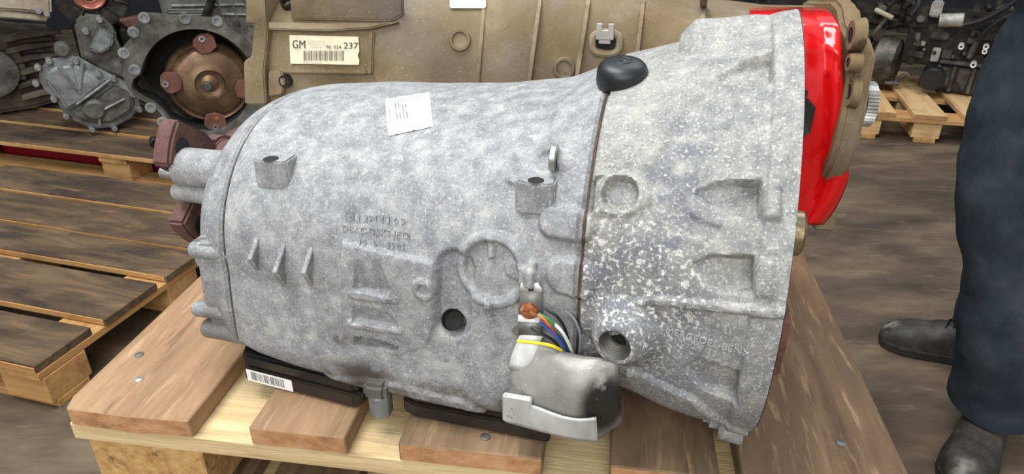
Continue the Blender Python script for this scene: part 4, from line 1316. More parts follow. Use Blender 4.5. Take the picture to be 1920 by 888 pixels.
# red film wrapped round the neck
rows = []
edge = [(14, 1545, 0.02), (19, 1550, -0.06), (28, 1562, -0.115), (50, 1575, -0.150), (90, 1578, -0.165), (150, 1581, -0.170), (200, 1584, -0.170), (250, 1587, -0.168), (300, 1590, -0.166), (335, 1591, -0.163), (365, 1580, -0.160), (392, 1566, -0.156), (421, 1545, -0.150)]
nyr = 60
es = np.array(edge, float)
fr_ = np.random.default_rng(3)
ph = fr_.uniform(0, 6.28, 12)
for j in range(nyr + 1):
    t = j / nyr
    py = 14 + 407 * t
    pr, yy = np.interp(py, es[:, 0], es[:, 1]), np.interp(py, es[:, 0], es[:, 2])
    pl = 1406
    row = []
    for i in range(41):
        s_ = i / 40
        px = pl + (pr - pl) * s_
        bul = 0.004 * math.sin(s_ * 9 + ph[0] + t * 2) + 0.003 * math.sin(s_ * 15 + t * 3 + ph[1]) + 0.0018 * math.sin(t * 9 + s_ * 11 + ph[2]) + 0.0025 * math.exp(-((t - 0.62 + 0.5 * (s_ - 0.8)) / 0.015) ** 2) + 0.002 * math.exp(-((t - 0.80 + 0.3 * (s_ - 0.8)) / 0.012) ** 2) - 0.003 * math.exp(-((t - 0.16 - 0.35 * (s_ - 0.8)) / 0.018) ** 2)
        bul += 0.010 * s_ ** 10 + 0.007 * math.exp(-((s_ - 0.78 - 0.05 * math.sin(t * 5)) / 0.03) ** 2) * (1 if 0.3 < t < 0.9 else 0.3)
        row.append(ty(px, py, yy + bul * (0.4 if py < 20 else 1)))
    rows.append(row)
flm = sheet('red_film', rows, K['film'], 0.0012, tg, 'glossy red plastic film', sub=0)

# ------------------------------------------------------------------ old gearboxes in the left background
def facing(px, py, depth_y, yaw=0.0, tilt=0.45):
    """matrix at the place seen at (px, py): X right, Y up, Z towards the viewer; second value: metres per pixel there"""
    p = at_y(px, py, depth_y)
    d = CAM - p
    h = Vector((d.x, d.y, d.z * tilt)).normalized()
    h = Matrix.Rotation(yaw, 3, 'Z') @ h
    x = Vector((0, 0, 1)).cross(h).normalized()
    M = frame_m(p, x, h)
    return M, (p - CAM).dot(CZ) / FPX


def resample(poly, c0, n):
    """radius of a polygon around c0 for n evenly spaced directions"""
    out = []
    for i in range(n):
        a = 2 * math.pi * i / n
        dx, dy = math.cos(a), math.sin(a)
        best = 0.01
        for k in range(len(poly)):
            x1, y1 = poly[k][0] - c0[0], poly[k][1] - c0[1]; x2, y2 = poly[(k + 1) % len(poly)][0] - c0[0], poly[(k + 1) % len(poly)][1] - c0[1]
            den = dx * (y2 - y1) - dy * (x2 - x1)
            if abs(den) < 1e-9: continue
            t = (x1 * (y2 - y1) - y1 * (x2 - x1)) / den; u = (x1 * dy - y1 * dx) / den
            if t > 0 and 0 <= u <= 1: best = max(best, t)
        out.append((c0[0] + dx * best, c0[1] + dy * best))
    return out


# --- bell housing with torque converter
M, k = facing(375, 155, 2.83, 0.0, 0.0)
bh = thing('bell_gearbox', 'open bell housing with bronze torque converter lying at the left', 'gearbox', M=M)
L2 = lambda q: ((q[0] - 375) * k, -(q[1] - 155) * k * 1.05)
outer_px = [(300, 34), (318, 31), (350, 38), (400, 44), (432, 48), (440, 60), (462, 80), (486, 110), (500, 170), (480, 250), (440, 283), (400, 274), (370, 264), (330, 242), (308, 224), (296, 200), (284, 185), (262, 168), (252, 150), (252, 96), (262, 84), (282, 68), (290, 50)]
inner_px = [(375 + 96 * math.cos(a) * (1.0), 155 + 100 * math.sin(a)) for a in [2 * math.pi * i / 40 for i in range(40)]]
oo = resample([L2(q) for q in outer_px], (0, 0), 72)
ii = []
for i, q in enumerate(oo):
    a = 2 * math.pi * i / 72
    r_ = 98 * k
    da = abs((a - math.pi + math.pi) % (2 * math.pi) - math.pi)
    if da < 0.26: r_ += 17 * k * math.cos(da / 0.26 * math.pi / 2) ** 0.5
    r_ = min(r_, math.hypot(*q) - 5 * k)
    ii.append((r_ * math.cos(a), r_ * math.sin(a)))
V, F = [], []
rings = [[(x, y, -0.03) for x, y in oo], [(x, y, 0.0) for x, y in oo], [(x, y, 0.0) for x, y in ii], [(x * 0.97, y * 0.97, -0.03) for x, y in ii]]
V, F = ring_strip(rings)
mesh_obj('bell_rim', V, F, K['alloy_dark'], bh, bevel=0)
V, F = ring_strip([[(x * 0.97, y * 0.97, -0.03) for x, y in ii], [(x * 0.86, y * 0.86, -0.14) for x, y in ii], [(x * 0.3, y * 0.3, -0.17) for x, y in ii]]); F.append(tuple(144 + j for j in range(72)))
mesh_obj('bell_cavity', V, F, K['dark_hole'], bh)
V, F = ring_strip([[(x * 0.60, y * 0.60 - 0.02, -0.29) for x, y in oo], [(x * 0.7, y * 0.7 - 0.01, -0.18) for x, y in oo], [(x * 0.96, y * 0.96, -0.03) for x, y in oo]]); F.append(tuple(range(71, -1, -1)))
mesh_obj('rear_case', V, F, K['alloy_dark'], bh)
cv = Vector((*L2((392, 163)), -0.06))
cvo = MB().lathe(cv, (0, 0, 1), [(0, -0.06), (0.165, -0.06), (0.172, -0.03), (0.166, 0.0), (0.156, 0.012), (0.146, 0.004), (0.139, 0.016), (0.128, 0.024), (0.09, 0.026), (0.068, 0.034), (0.060, 0.036), (0.054, 0.024), (0.036, 0.020), (0.020, 0.030), (0, 0.030)], 56).build('torque_converter', K['converter'], bh, angle=40)
MB().lathe(cv + Vector((-0.012, -0.004, 0.028)), (0, 0, 1), [(0, 0.03), (0.015, 0.03), (0.018, 0.026), (0.018, 0), (0, 0)], 20).build('pilot_stub', K['alloy_dark'], cvo)
for q, rz in (((326, 152), 0.15), ((397, 90), -1.2), ((452, 178), 2.9), ((388, 232), 1.4)):
    x, y = L2(q)
    mb = MB(Matrix.Translation((x, y, -0.030)) @ Matrix.Rotation(rz, 4, 'Z'))
    mb.prism([(-0.030, -0.034), (-0.012, -0.045), (0.030, -0.036), (0.040, 0.0), (0.030, 0.036), (-0.012, 0.045), (-0.030, 0.034), (-0.042, 0.0)], 0.010)
    lo = mb.build('drive_lug', K['lug_rust'], cvo, bevel=0.002)
    MB(Matrix.Translation((x, y, -0.02)) @ Matrix.Rotation(rz, 4, 'Z')).lathe((-0.022, 0, 0), (0, 0, 1), [(0.013, 0), (0.013, 0.005), (0.006, 0.005), (0.006, 0)], 14).build('lug_nut', K['alloy_cover'], lo)
for q in ((307, 38), (262, 93), (272, 122), (283, 190), (297, 218), (425, 52), (285, 60), (372, 44)):
    x, y = L2(q)
    MB().lathe((x, y, 0.0006), (0, 0, 1), [(0, 0.0), (0.010, 0.0), (0.012, 0.004), (0.020, 0.004), (0.022, -0.001)], 16).build('bolt_eye', K['alloy_cover'], bh)

# --- grey cast case standing behind it
M, k = facing(390, 20, 3.30, 0.0, 0.0)
gc = thing('gearbox_case', 'grey ribbed gearbox case standing behind the bronze torque converter', 'gearbox', M=M)
mb = MB(); L3 = lambda q: ((q[0] - 390) * k, -(q[1] - 20) * k)
mb.prism([L3(q) for q in ((306, -80), (470, -80), (468, 205), (440, 212), (330, 212), (312, 30))], -0.24)
mb.build('case_body', K['alloy_dark'], gc, bevel=0.01, seg=2)
for q0, q1 in (((330, 8), (465, 14)), ((412, 28), (466, 33)), ((405, -30), (415, 45)), ((430, -30), (440, 50)), ((452, -30), (462, 52)), ((320, -12), (460, -12))):
    a, b = Vector((*L3(q0), 0)), Vector((*L3(q1), 0))
    MB().tube([a, b], 0.009, 6).build('case_rib', K['alloy_dark'], gc)
MB().cyl(Vector((*L3((384, 30)), 0.01)), Vector((*L3((402, -6)), 0.05)), 0.018, n=14).build('selector_stub', K['dark_iron'], gc)
for i in range(7):
    a, b = Vector((*L3((322 + i * 1, 14 + i * 5)), 0.001)), Vector((*L3((395, 18 + i * 5)), 0.001))
    MB().tube([a, b], 0.0028, 5).build('case_rib', K['alloy_dark'], gc)

# --- grey differential with bolted cover
M, k = facing(165, 165, 3.06, 0.0, 0.0)
df = thing('differential', 'grey alloy differential with a ring of shiny cover bolts at the left', 'differential', M=M)
L4 = lambda q: ((q[0] - 165) * k, -(q[1] - 165) * k * 1.04)
cov = [(93, 140), (100, 122), (118, 108), (160, 106), (178, 122), (212, 150), (236, 168), (246, 190), (240, 215), (222, 232), (190, 243), (152, 240), (130, 222), (114, 200), (108, 176), (96, 158)]
mb = MB(); mb.prism([L4(q) for q in cov], -0.025); mb.prism([((L4(q)[0]) * 0.97, L4(q)[1] * 0.97) for q in cov], -0.20, Matrix.Translation((0, 0, -0.02)), taper=0.75)
mb.build('body', K['alloy_cover'], df, bevel=0.008, seg=2)
mb = MB(); mb.prism([L4(q) for q in [(100, 142), (108, 122), (124, 114), (158, 114), (205, 156), (150, 190), (120, 203), (114, 178)]], 0.035, taper=0.86)
cvr = mb.build('upper_cover', K['alloy_cover'], df, bevel=0.010, seg=3)
mb = MB(); mb.prism([L4(q) for q in [(124, 208), (155, 194), (210, 162), (232, 180), (238, 196), (232, 214), (188, 234), (154, 230), (136, 220)]], 0.022, taper=0.9)
mb.build('lower_cover', K['alloy_dark'], df, bevel=0.008, seg=3)
for q0, q1, r_ in (((130, 120), (150, 170), .010), ((150, 168), (168, 118), .010), ((140, 188), (205, 152), .008), ((165, 210), (220, 190), .006), ((170, 205), (168, 232), .006), ((150, 175), (150, 118), .006)):
    MB().tube([Vector((*L4(q0), 0.03)), Vector((*L4(q1), 0.03))], r_, 8).build('cover_rib', K['alloy_cover'], df)
MB().lathe(Vector((*L4((165, 203)), 0.02)), (0, 0, 1), [(0, 0.02), (0.035, 0.02), (0.045, 0.012), (0.05, 0)], 20).build('cover_hub', K['alloy_dark'], df)
for q in ((97, 119), (87, 145), (107, 176), (118, 209), (153, 239), (190, 243), (240, 215), (236, 186), (210, 153), (188, 142), (158, 115), (117, 110)):
    x, y = L4(q)
    MB().lathe((x, y, -0.015), (0, 0, 1), [(0, 0.05), (0.009, 0.05), (0.013, 0.044), (0.014, 0.0), (0, 0)], 12).build('cover_bolt', K['steel'], df)
mb = MB(); mb.prism([L4(q) for q in [(168, 118), (172, 60), (190, 46), (220, 52), (236, 72), (232, 95), (246, 120), (250, 150), (236, 168), (200, 142)]], -0.14, Matrix.Translation((0, 0, -0.03)))
mb.build('neck', K['alloy_dark'], df, bevel=0.012, seg=2)
mb = MB(); mb.prism([L4(q) for q in [(180, 100), (215, 58), (232, 84), (222, 100), (196, 112)]], 0.05, Matrix.Translation((0, 0, -0.03)), taper=0.75)
mb.build('neck_web', K['alloy_cover'], df, bevel=0.008, seg=2)
for q, r_ in (((142, 95), 0.030), ((213, 50), 0.014), ((186, 68), 0.014)):
    x, y = L4(q); MB().lathe((x, y, -0.06), (0, 0, 1), [(0, 0.075), (r_ * 0.7, 0.075), (r_, 0.065), (r_, 0), (0, 0)], 18).build('neck_bolt', K['steel' if r_ < .02 else 'alloy_dark'], df)

# --- finned brown gearbox at the far left
M, k = facing(55, 130, 3.42, 0.0, 0.0)
fg = thing('finned_gearbox', 'brown grimy gearbox with horizontal cooling fins at the left frame edge', 'gearbox', M=M)
L5 = lambda q: ((q[0] - 55) * k, -(q[1] - 130) * k)
mb = MB(); mb.prism([L5(q) for q in [(-60, 55), (20, 50), (60, 62), (112, 70), (118, 160), (100, 196), (40, 204), (-60, 204)]], -0.30); mb.build('body', K['fin_brown'], fg, bevel=0.02, seg=2)
for i, yy in enumerate((66, 86, 106, 128, 150, 172)):
    mb = MB(); mb.prism([L5(q) for q in [(30, yy), (60, yy - 6), (120 - i * 3, yy - 4), (122 - i * 3, yy + 2), (60, yy + 5), (28, yy + 10)]], 0.06); mb.build('cooling_fin', K['fin_brown'], fg, bevel=0.004)
MB().lathe(Vector((*L5((-5, 118)), 0.0)), (1, 0, 0.3), [(0, 0.06), (0.085, 0.06), (0.095, 0.05), (0.095, -0.05), (0, -0.05)], 28).build('end_drum', K['fin_brown'], fg)
MB().lathe(Vector((*L5((-4, 122)), 0.08)), (0.2, 0, 1), [(0, 0.03), (0.06, 0.03), (0.11, 0.02), (0.115, 0), (0, 0)], 28).build('end_flange', K['alloy_dark'], fg)
mb = MB(); mb.prism([L5(q) for q in [(14, 88), (50, 86), (54, 118), (48, 150), (10, 148)]], 0.05, taper=0.85); mb.build('side_boss', K['fin_brown'], fg, bevel=0.008)

# --- cream case above it
M, k = facing(35, 5, 3.2, 0.0, 0.3)
cc = thing('gearbox_case', 'cream dusty gearbox case at the top left corner', 'gearbox', M=M)
L6 = lambda q: ((q[0] - 35) * k, -(q[1] - 5) * k)
mb = MB(); mb.prism([L6(q) for q in [(-80, -90), (90, -90), (88, 5), (82, 32), (40, 22), (-80, 2)]], -0.26); mb.build('case_body', K['cream_case'], cc, bevel=0.012, seg=2)
mb = MB(); mb.prism([L6(q) for q in [(-80, 4), (0, 12), (40, 24), (82, 34), (70, 46), (30, 36), (-80, 18)]], 0.04, Matrix.Translation((0, 0, -0.06))); mb.build('bottom_flange', K['cream_case'], cc, bevel=0.008)
for q in ((62, 22), (74, 28)):
    MB().lathe(Vector((*L6(q), 0.0)), (0, 0, 1), [(0, 0.02), (0.012, 0.02), (0.014, 0), (0, 0)], 10).build('bolt', K['steel'], cc)

# --- drum with copper ring
M, k = facing(172, -12, 3.42, 0.1, 0.0)
dg = thing('drum_gearbox', 'dark round gearbox end with a copper ring at the top left', 'gearbox', M=M)
drm = MB().lathe((0, 0, -0.30), (0, 0, 1), [(0, 0), (0.13, 0), (0.15, 0.20), (0.158, 0.28), (0.158, 0.30), (0.148, 0.302), (0.10, 0.29), (0.075, 0.292), (0.07, 0.27), (0, 0.27)], 40).build('drum', K['dark_iron'], dg, angle=40)
MB().lathe((-0.012, 0.0, -0.02), (0, 0, 1), [(0.072, 0.0), (0.074, 0.022), (0.066, 0.028), (0.054, 0.020), (0.050, 0.010), (0.040, 0.012), (0.034, 0.0)], 32).build('copper_ring', K['copper'], dg)
mb = MB(); mb.box((0.0, -0.27, -0.22), (0.20, 0.54, 0.14)); mb.build('rear_body', K['dark_iron'], dg, bevel=0.02)
for a in (-0.4, -0.9, -1.5, -2.2, 0.1, 0.7, 1.6, 2.4):
    MB().tube([(0.08 * math.cos(a), 0.08 * math.sin(a), 0.0), (0.15 * math.cos(a), 0.15 * math.sin(a), 0.004)], 0.005, 6).build('web', K['dark_iron'], dg)
M, k = facing(262, 45, 3.44, 0.0, 0.0)
rg = thing('axle_flange', 'red brown rusty flange plate between the old gearboxes', 'flange', M=M)
mb = MB(); mb.prism([((q[0] - 262) * k, -(q[1] - 45) * k) for q in [(228, 36), (258, 32), (292, 30), (294, 52), (268, 58), (246, 60)]], -0.06); mb.build('plate', K['lug_rust'], rg, bevel=0.006)
MB().lathe((0.02, 0.02, -0.02), (0, 0, 1), [(0, 0.04), (0.014, 0.04), (0.016, 0), (0, 0)], 12).build('stud', K['alloy_dark'], rg)
mb = MB(); mb.prism([((q[0] - 262) * k, -(q[1] - 45) * k) for q in [(225, 55), (300, 52), (300, 190), (230, 190)]], -0.2, Matrix.Translation((0, 0, -0.05))); mb.build('hub_case', K['dark_iron'], rg, bevel=0.01)
# black knob on the stained pallet
M, k = facing(283, 254, 2.86, 0.0, 0.0)
M.translation.z = 0.146 + 0.026
kb = thing('rubber_plug', 'small black rubber plug on the stained pallet edge', 'plug', M=M)
MB().lathe((0, 0, -0.05), (0.3, -0.1, 1), [(0, 0), (0.012, 0), (0.012, 0.03), (0.024, 0.034), (0.026, 0.042), (0.020, 0.052), (0, 0.055)], 20).build('plug_head', K['black_plastic'], kb)

# ------------------------------------------------------------------ engine on the right pallet
M, k = facing(1780, 90, 3.75, 0.0, 0.0)
M.translation.z += 0.152 - (M.translation.z - 70 * k * 1.06)
en = thing('engine', 'black oily car engine on the clean pallet at the right', 'engine', M=M)
E2 = lambda px, py, z=0.0: Vector(((px - 1780) * k, -(py - 90) * k * 1.06, z))


def ebox(name, x0, y0, x1, y1, z, d, m, bev=0.008):
    a, b = E2(x0, y0), E2(x1, y1)
    mb = MB(); mb.box(((a.x + b.x) / 2, (a.y + b.y) / 2, z - d / 2), (abs(b.x - a.x), abs(a.y - b.y), d)); return mb.build(name, m, en, bevel=bev, seg=2)


def ecyl(name, x0, y0, z0, x1, y1, z1, rpx, m, n=20):
    a, b = E2(x0, y0, z0), E2(x1, y1, z1); ln = (b - a).length; r = rpx * k
    return MB().lathe(a, b - a, [(0, 0), (r * 0.92, 0), (r, 0.006), (r, ln - 0.006), (r * 0.92, ln), (0, ln)], n).build(name, m, en)


ebox('engine_block', 1705, 30, 1960, 118, 0.0, 0.30, K['dark_iron'])
sump = ebox('oil_sump', 1752, 110, 1960, 160, 0.02, 0.30, K['dark_iron'], 0.012)
for x in (1772, 1798, 1829, 1858, 1888):
    ebox('sump_rib', x - 3, 112, x + 3, 158, 0.035, 0.03, K['mid_iron'], 0.003)
for x0, x1 in ((1778, 1794), (1806, 1824), (1836, 1853)):
    ebox('sump_panel', x0, 116, x1, 152, 0.024, 0.01, K['mid_iron'], 0.003)
ebox('sump_rail', 1770, 103, 1960, 109, 0.045, 0.06, K['mid_iron'], 0.003)
for x, y, r_ in ((1798, 77, 5), (1836, 73, 5), (1836, 81, 4.5), (1862, 72, 4.5), (1825, 105, 5.5), (1850, 104, 4.5), (1860, 102, 6), (1880, 101, 5)):
    p = E2(x, y, 0.05)
    MB().lathe(p, (0, 0, 1), [(r_ * k * 0.4, -0.05), (r_ * k * 0.45, 0.006), (r_ * k * 0.95, 0.008), (r_ * k, 0.0), (r_ * k, -0.05)], 16).build('white_eye', K['washer'], en)
ebox('white_bracket', 1868, 67, 1880, 74, 0.06, 0.03, K['washer'], 0.003)
ecyl('oil_filter', 1768, 134, -0.1, 1766, 134, 0.12, 20.5, K['black_plastic'], 28)
# clutch drum and gear end at its left
a = E2(1656, 118, -0.02)
MB().lathe(a, (1, 0, 0.12), [(0, 0), (0.09, 0), (0.108, 0.02), (0.128, 0.025), (0.132, 0.07), (0.126, 0.085), (0.12, 0.12), (0.10, 0.13), (0, 0.13)], 44).build('clutch_drum', K['mid_iron'], en)
for i, (x, r_) in enumerate(((1628, 0.085), (1638, 0.105), (1648, 0.085))):
    MB().lathe(E2(x, 115, -0.02), (1, 0, 0.12), [(0, 0), (r_, 0), (r_, 0.018), (0, 0.018)], 32).build('gear_disc', K['dark_iron'], en)
ebox('drum_bracket', 1655, 142, 1702, 157, 0.06, 0.10, K['mid_iron'])
ebox('drum_clip', 1661, 108, 1674, 124, 0.10, 0.05, K['dark_iron'], 0.004)
ecyl('stay_rod', 1702, 155, 0.06, 1720, 135, 0.05, 4, K['mid_iron'])
ecyl('stay_rod', 1688, 152, 0.08, 1712, 153, 0.06, 4, K['mid_iron'])
ecyl('alternator', 1752, 36, 0.06, 1790, 32, 0.06, 12, K['pale_alloy'], 26)
ebox('pump_body', 1733, 8, 1752, 32, 0.06, 0.12, K['pale_alloy'])
ebox('pump_cover', 1708, 12, 1734, 52, 0.05, 0.12, K['dark_iron'])
ecyl('pump_stub', 1720, 42, 0.04, 1722, 34, 0.10, 7, K['mid_iron'])
ebox('pale_plate', 1745, 58, 1774, 70, 0.04, 0.05, K['mid_iron'])
ebox('side_plate', 1754, 84, 1768, 108, 0.04, 0.03, K['pale_alloy'], 0.004)
ebox('side_plate', 1771, 86, 1787, 102, 0.03, 0.03, K['mid_iron'], 0.004)
ebox('cross_tab', 1722, 75, 1740, 82, 0.06, 0.04, K['pale_alloy'], 0.003)
ecyl('engine_mount', 1723, 60, 0.06, 1729, 82, 0.06, 5, K['mid_iron'])
ecyl('dipstick_tube', 1815, 95, 0.05, 1820, 60, 0.05, 5, K['mid_iron'])
ebox('wedge_cover', 1826, 48, 1852, 62, 0.06, 0.08, K['mid_iron'])
ebox('fitting', 1728, 92, 1742, 104, 0.05, 0.06, K['mid_iron'], 0.004)
ebox('fitting', 1718, 104, 1730, 118, 0.04, 0.06, K['dark_iron'], 0.004)
ebox('fitting', 1730, 124, 1748, 131, 0.06, 0.05, K['mid_iron'], 0.003)
ecyl('yellow_stay', 1642, 27, 0.06, 1676, 38, 0.08, 4.5, K['cream_case'], 12)
ecyl('stay_rod', 1648, 70, 0.05, 1666, 40, 0.06, 4, K['mid_iron'])
for i in range(26):
    x, y = random.uniform(1640, 1730), random.uniform(-30, 60)
    m_ = random.choice(['dark_iron', 'mid_iron', 'dark_iron'])
    if random.random() < 0.5: ebox('fitting', x, y, x + random.uniform(8, 24), y + random.uniform(6, 18), random.uniform(-0.04, 0.04), 0.10, K[m_], 0.005)
    else: ecyl('fitting', x, y, random.uniform(-.05, 0), x + random.uniform(-10, 14), y + random.uniform(-4, 14), random.uniform(0.0, 0.06), random.uniform(4, 9), K[m_], 14)
for i in range(22):
    x, y = random.uniform(1795, 1900), random.uniform(-10, 66)
    m_ = random.choice(['dark_iron', 'mid_iron', 'dark_iron'])
    if random.random() < 0.45: ebox('fitting', x, y, x + random.uniform(8, 20), y + random.uniform(6, 14), random.uniform(0.02, 0.05), 0.10, K[m_], 0.005)
    else: ecyl('fitting', x, y, random.uniform(0, 0.02), x + random.uniform(-12, 14), y + random.uniform(-4, 10), random.uniform(0.03, 0.08), random.uniform(3, 7), K[m_], 14)
for i, x in enumerate((1740, 1758, 1790, 1806, 1842, 1870)):
    ecyl('block_bolt', x, 88 + (i % 3) * 4, 0.0, x, 88 + (i % 3) * 4, 0.05, 3.4, K['mid_iron'], 10)
for pts in ([(1790, 40), (1815, 30), (1840, 12), (1862, -10)], [(1820, 62), (1832, 40), (1850, 20), (1885, 8)], [(1868, 32), (1885, 16), (1902, -6)], [(1845, 58), (1872, 44), (1895, 30)], [(1700, -5), (1712, 10), (1705, 30)]):
    MB().tube(smooth_path([E2(x, y, 0.07 + 0.01 * i) for i, (x, y) in enumerate(pts)], 6), 0.013, 10).build('hose', K['black_plastic'], en)
ecyl('hose', 1872, 30, 0.10, 1898, 0, 0.10, 4.5, K['mid_iron'])
# engine further back, only its dark bulk shows
M, k = facing(1560, -5, 4.6, 0.0, 0.0)
e2 = thing('engine', 'dark engine far behind the red film at the top edge', 'engine', M=M)
mb = MB(); mb.box((0, 0.05, -0.2), (0.9, 0.42, 0.5)); mb.build('engine_block', K['dark_iron'], e2, bevel=0.03, seg=2)
for i in range(14):
    x, y = random.uniform(-0.42, 0.42), random.uniform(-0.14, 0.2)
    mb = MB(); mb.box((x, y, 0.05), (random.uniform(.05, .14), random.uniform(.04, .1), 0.1)); mb.build('fitting', K[random.choice(['dark_iron', 'mid_iron'])], e2, bevel=0.008)

# ------------------------------------------------------------------ person at the right edge
PO = Vector((1.12, 1.27, 0))
pe = thing('person', 'person in dirty navy work trousers and worn black boots at the right edge', 'person', PO)


def loft(name, rings, m, parent, n=48, fold=0.0, seed=0, caps=True, sub=8):
    """rings: (z, cx, cy, rx, ry) smoothed along the height"""
    R = np.array(rings, float)
    zz = np.linspace(R[0, 0], R[-1, 0], (len(R) - 1) * sub + 1)
    cols = [np.interp(zz, R[:, 0], R[:, j]) for j in range(1, 5)]
    cols = [smooth1(smooth1(v, 7), 5) for v in cols]
    rg_ = np.random.default_rng(seed); ph = rg_.uniform(0, 6.28, 8)
    V, F = [], []
    for i, z in enumerate(zz):
        for k in range(n):
            a = 2 * math.pi * k / n
            f = fold * (0.5 * math.sin(3 * a + z * 9 + ph[0]) + 0.5 * math.sin(z * 38 + 2 * a + ph[1]) * (0.4 + 0.6 * abs(math.sin(a * 1.5 + ph[2]))) + 0.4 * math.sin(z * 71 - 3 * a + ph[3]))
            V.append((cols[0][i] + (cols[2][i] + f) * math.cos(a), cols[1][i] + (cols[3][i] + f) * math.sin(a), z + (0.006 * math.sin(2 * a + ph[4]) if i == 0 else 0)))
    for i in range(len(zz) - 1):
        for k in range(n):
            F.append((i * n + k, i * n + (k + 1) % n, (i + 1) * n + (k + 1) % n, (i + 1) * n + k))
    if caps:
        F.append(tuple((len(zz) - 1) * n + k for k in range(n)))
        F.append(tuple(range(n - 1, -1, -1)))
    return mesh_obj(name, V, F, m, parent, angle=80)


# offsets from the near ankle
loft('trouser_leg', [(0.105, 0.0, -0.005, 0.094, 0.104), (0.14, 0.0, 0.0, 0.090, 0.10), (0.20, -0.01, 0.0, 0.094, 0.10), (0.30, -0.035, 0.01, 0.088, 0.10), (0.43, -0.036, 0.05, 0.084, 0.10), (0.52, -0.06, 0.075, 0.096, 0.105), (0.62, -0.065, 0.09, 0.104, 0.11), (0.76, -0.062, 0.115, 0.106, 0.12), (0.90, -0.03, 0.14, 0.108, 0.125), (0.98, 0.03, 0.16, 0.12, 0.13)], K['trouser'], pe, fold=0.0035, seed=4)
loft('trouser_leg', [(0.085, 0.17, 0.30, 0.085, 0.09), (0.14, 0.17, 0.30, 0.085, 0.09), (0.25, 0.165, 0.295, 0.088, 0.092), (0.45, 0.16, 0.28, 0.088, 0.095), (0.60, 0.15, 0.25, 0.10, 0.105), (0.80, 0.14, 0.20, 0.11, 0.12), (0.98, 0.12, 0.17, 0.12, 0.13)], K['trouser'], pe, fold=0.0035, seed=9)
loft('trouser_seat', [(0.90, 0.07, 0.16, 0.17, 0.135), (0.98, 0.075, 0.165, 0.185, 0.14), (1.06, 0.075, 0.165, 0.18, 0.13)], K['trouser'], pe, fold=0.003, seed=2)
loft('jacket', [(1.0, 0.075, 0.165, 0.195, 0.145), (1.15, 0.075, 0.16, 0.19, 0.14), (1.32, 0.075, 0.155, 0.21, 0.145), (1.44, 0.075, 0.155, 0.215, 0.135), (1.51, 0.075, 0.155, 0.13, 0.10), (1.54, 0.075, 0.155, 0.07, 0.07)], K['jacket'], pe, fold=0.005, seed=3)
for sx in (-1, 1):
    MB().tube(smooth_path([(0.075 + sx * 0.19, 0.155, 1.45), (0.075 + sx * 0.25, 0.17, 1.20), (0.075 + sx * 0.21, 0.06, 1.06), (0.075 + sx * 0.10, -0.02, 1.10)], 6), [0.068 - 0.0014 * i for i in range(19)], 16).build('sleeve', K['jacket'], pe)
    hd = MB(); c0 = Vector((0.075 + sx * 0.07, -0.04, 1.11))
    hd.tube([c0 + Vector((sx * 0.04, 0.03, 0)), c0, c0 + Vector((-sx * 0.03, -0.01, 0))], [0.026, 0.036, 0.030], 12)
    for f in range(4):
        b0 = c0 + Vector((-sx * 0.02, -0.015, 0.028 - f * 0.018))
        hd.tube(smooth_path([b0, b0 + Vector((-sx * 0.035, -0.012, 0)), b0 + Vector((-sx * (0.05 - abs(f - 1.5) * 0.006), 0.012, -0.004))], 4), 0.0088, 8)
    hd.tube(smooth_path([c0 + Vector((sx * 0.01, -0.02, 0.025)), c0 + Vector((-sx * 0.012, -0.035, 0.045)), c0 + Vector((-sx * 0.035, -0.035, 0.05))], 4), 0.0100, 8)
    hd.build('hand', K['skin'], pe)
hdm = MB(); hdm.lathe((0.075, 0.15, 1.50), (0, 0, 1), [(0, 0), (0.055, 0), (0.052, 0.05), (0.062, 0.075), (0.076, 0.11), (0.082, 0.16), (0.080, 0.21), (0.066, 0.255), (0.035, 0.28), (0, 0.285)], 24)
hdm.add([(0.067, 0.075, 1.655), (0.083, 0.075, 1.655), (0.075, 0.052, 1.635), (0.075, 0.078, 1.685)], [(0, 2, 3), (2, 1, 3), (0, 1, 2)])
hdm.build('head', K['skin'], pe)
MB().lathe((0.075, 0.16, 1.66), (0, 0.2, 1), [(0.087, 0), (0.088, 0.05), (0.074, 0.10), (0.04, 0.132), (0, 0.138)], 24).build('hair', K['hair'], pe)


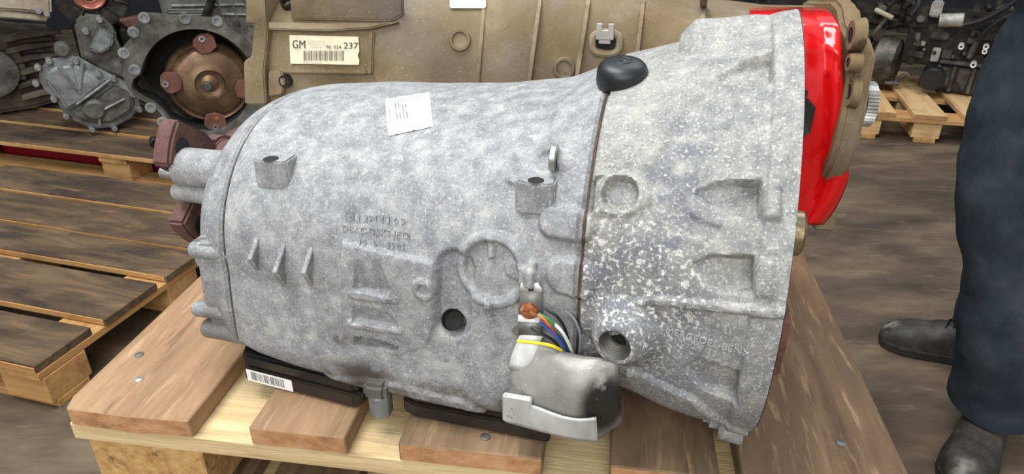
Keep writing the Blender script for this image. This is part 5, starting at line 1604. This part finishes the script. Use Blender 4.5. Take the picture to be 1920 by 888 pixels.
def boot(loc, rot, sc=1.0):
    M = Matrix.Translation(loc) @ Matrix.Rotation(rot, 4, 'Z')
    prof = [(0.075, 0.030, 0.07), (0.065, 0.042, 0.12), (0.03, 0.046, 0.175), (-0.02, 0.047, 0.165), (-0.06, 0.048, 0.118), (-0.10, 0.051, 0.095), (-0.15, 0.055, 0.084), (-0.19, 0.053, 0.078), (-0.22, 0.044, 0.066), (-0.238, 0.030, 0.046), (-0.244, 0.014, 0.034)]
    n = 28
    V, F = [], []
    yv = np.linspace(0, len(prof) - 1, 41)
    P_ = np.array(prof)
    cols = [smooth1(np.interp(yv, np.arange(len(prof)), P_[:, j]), 5) for j in range(3)]
    for i in range(41):
        y, w, h = [v[i] for v in cols]
        for q in range(n):
            a = math.pi * q / (n - 1)
            cr = 0.0022 * math.sin(i * 1.3) * math.sin(a) if 14 < i < 28 else 0
            V.append((w * (abs(math.cos(a)) ** 0.75) * (1 if math.cos(a) > 0 else -1), y, 0.026 + (h - 0.026 + cr) * math.sin(a) ** 0.75))
    for i in range(40):
        for q in range(n - 1):
            a = i * n + q; F.append((a, a + 1, a + n + 1, a + n))
        F.append((i * n + n - 1, i * n, (i + 1) * n, (i + 1) * n + n - 1))
    F.append(tuple(range(n))); F.append(tuple(40 * n + q for q in range(n - 1, -1, -1)))
    o = mesh_obj('boot', V, F, K['boot'], pe, angle=70)
    o.matrix_parent_inverse = Matrix.Identity(4); o.matrix_local = M
    out = [(w * 1.06, y) for y, w, h in prof] + [(-w * 1.06, y) for y, w, h in reversed(prof)]
    mb = MB(); mb.prism(out, 0.027)
    so = mb.build('sole', K['sole'], o, bevel=0.004)
    for j in range(4):
        for sx in (-1, 1):
            yy = -0.045 - j * 0.018
            MB().lathe((sx * 0.02, yy, 0.112 - j * 0.008), (sx * 0.35, -0.25, 1), [(0.0045, 0), (0.0045, 0.003), (0.0025, 0.0035), (0.002, 0.001)], 10).build('eyelet', K['nail_dull'], o)
    for j in range(3):
        yy = -0.045 - j * 0.018; zz = 0.118 - j * 0.008
        MB().tube(smooth_path([(-0.022, yy, zz), (0, yy - 0.009, zz + 0.006), (0.022, yy - 0.018, zz - 0.008)], 4), 0.0025, 6).build('lace', K['black_plastic'], o)
    return o


boot((0.012, 0.012, 0), -math.radians(42))
boot((0.165, 0.30, 0), -math.radians(112))
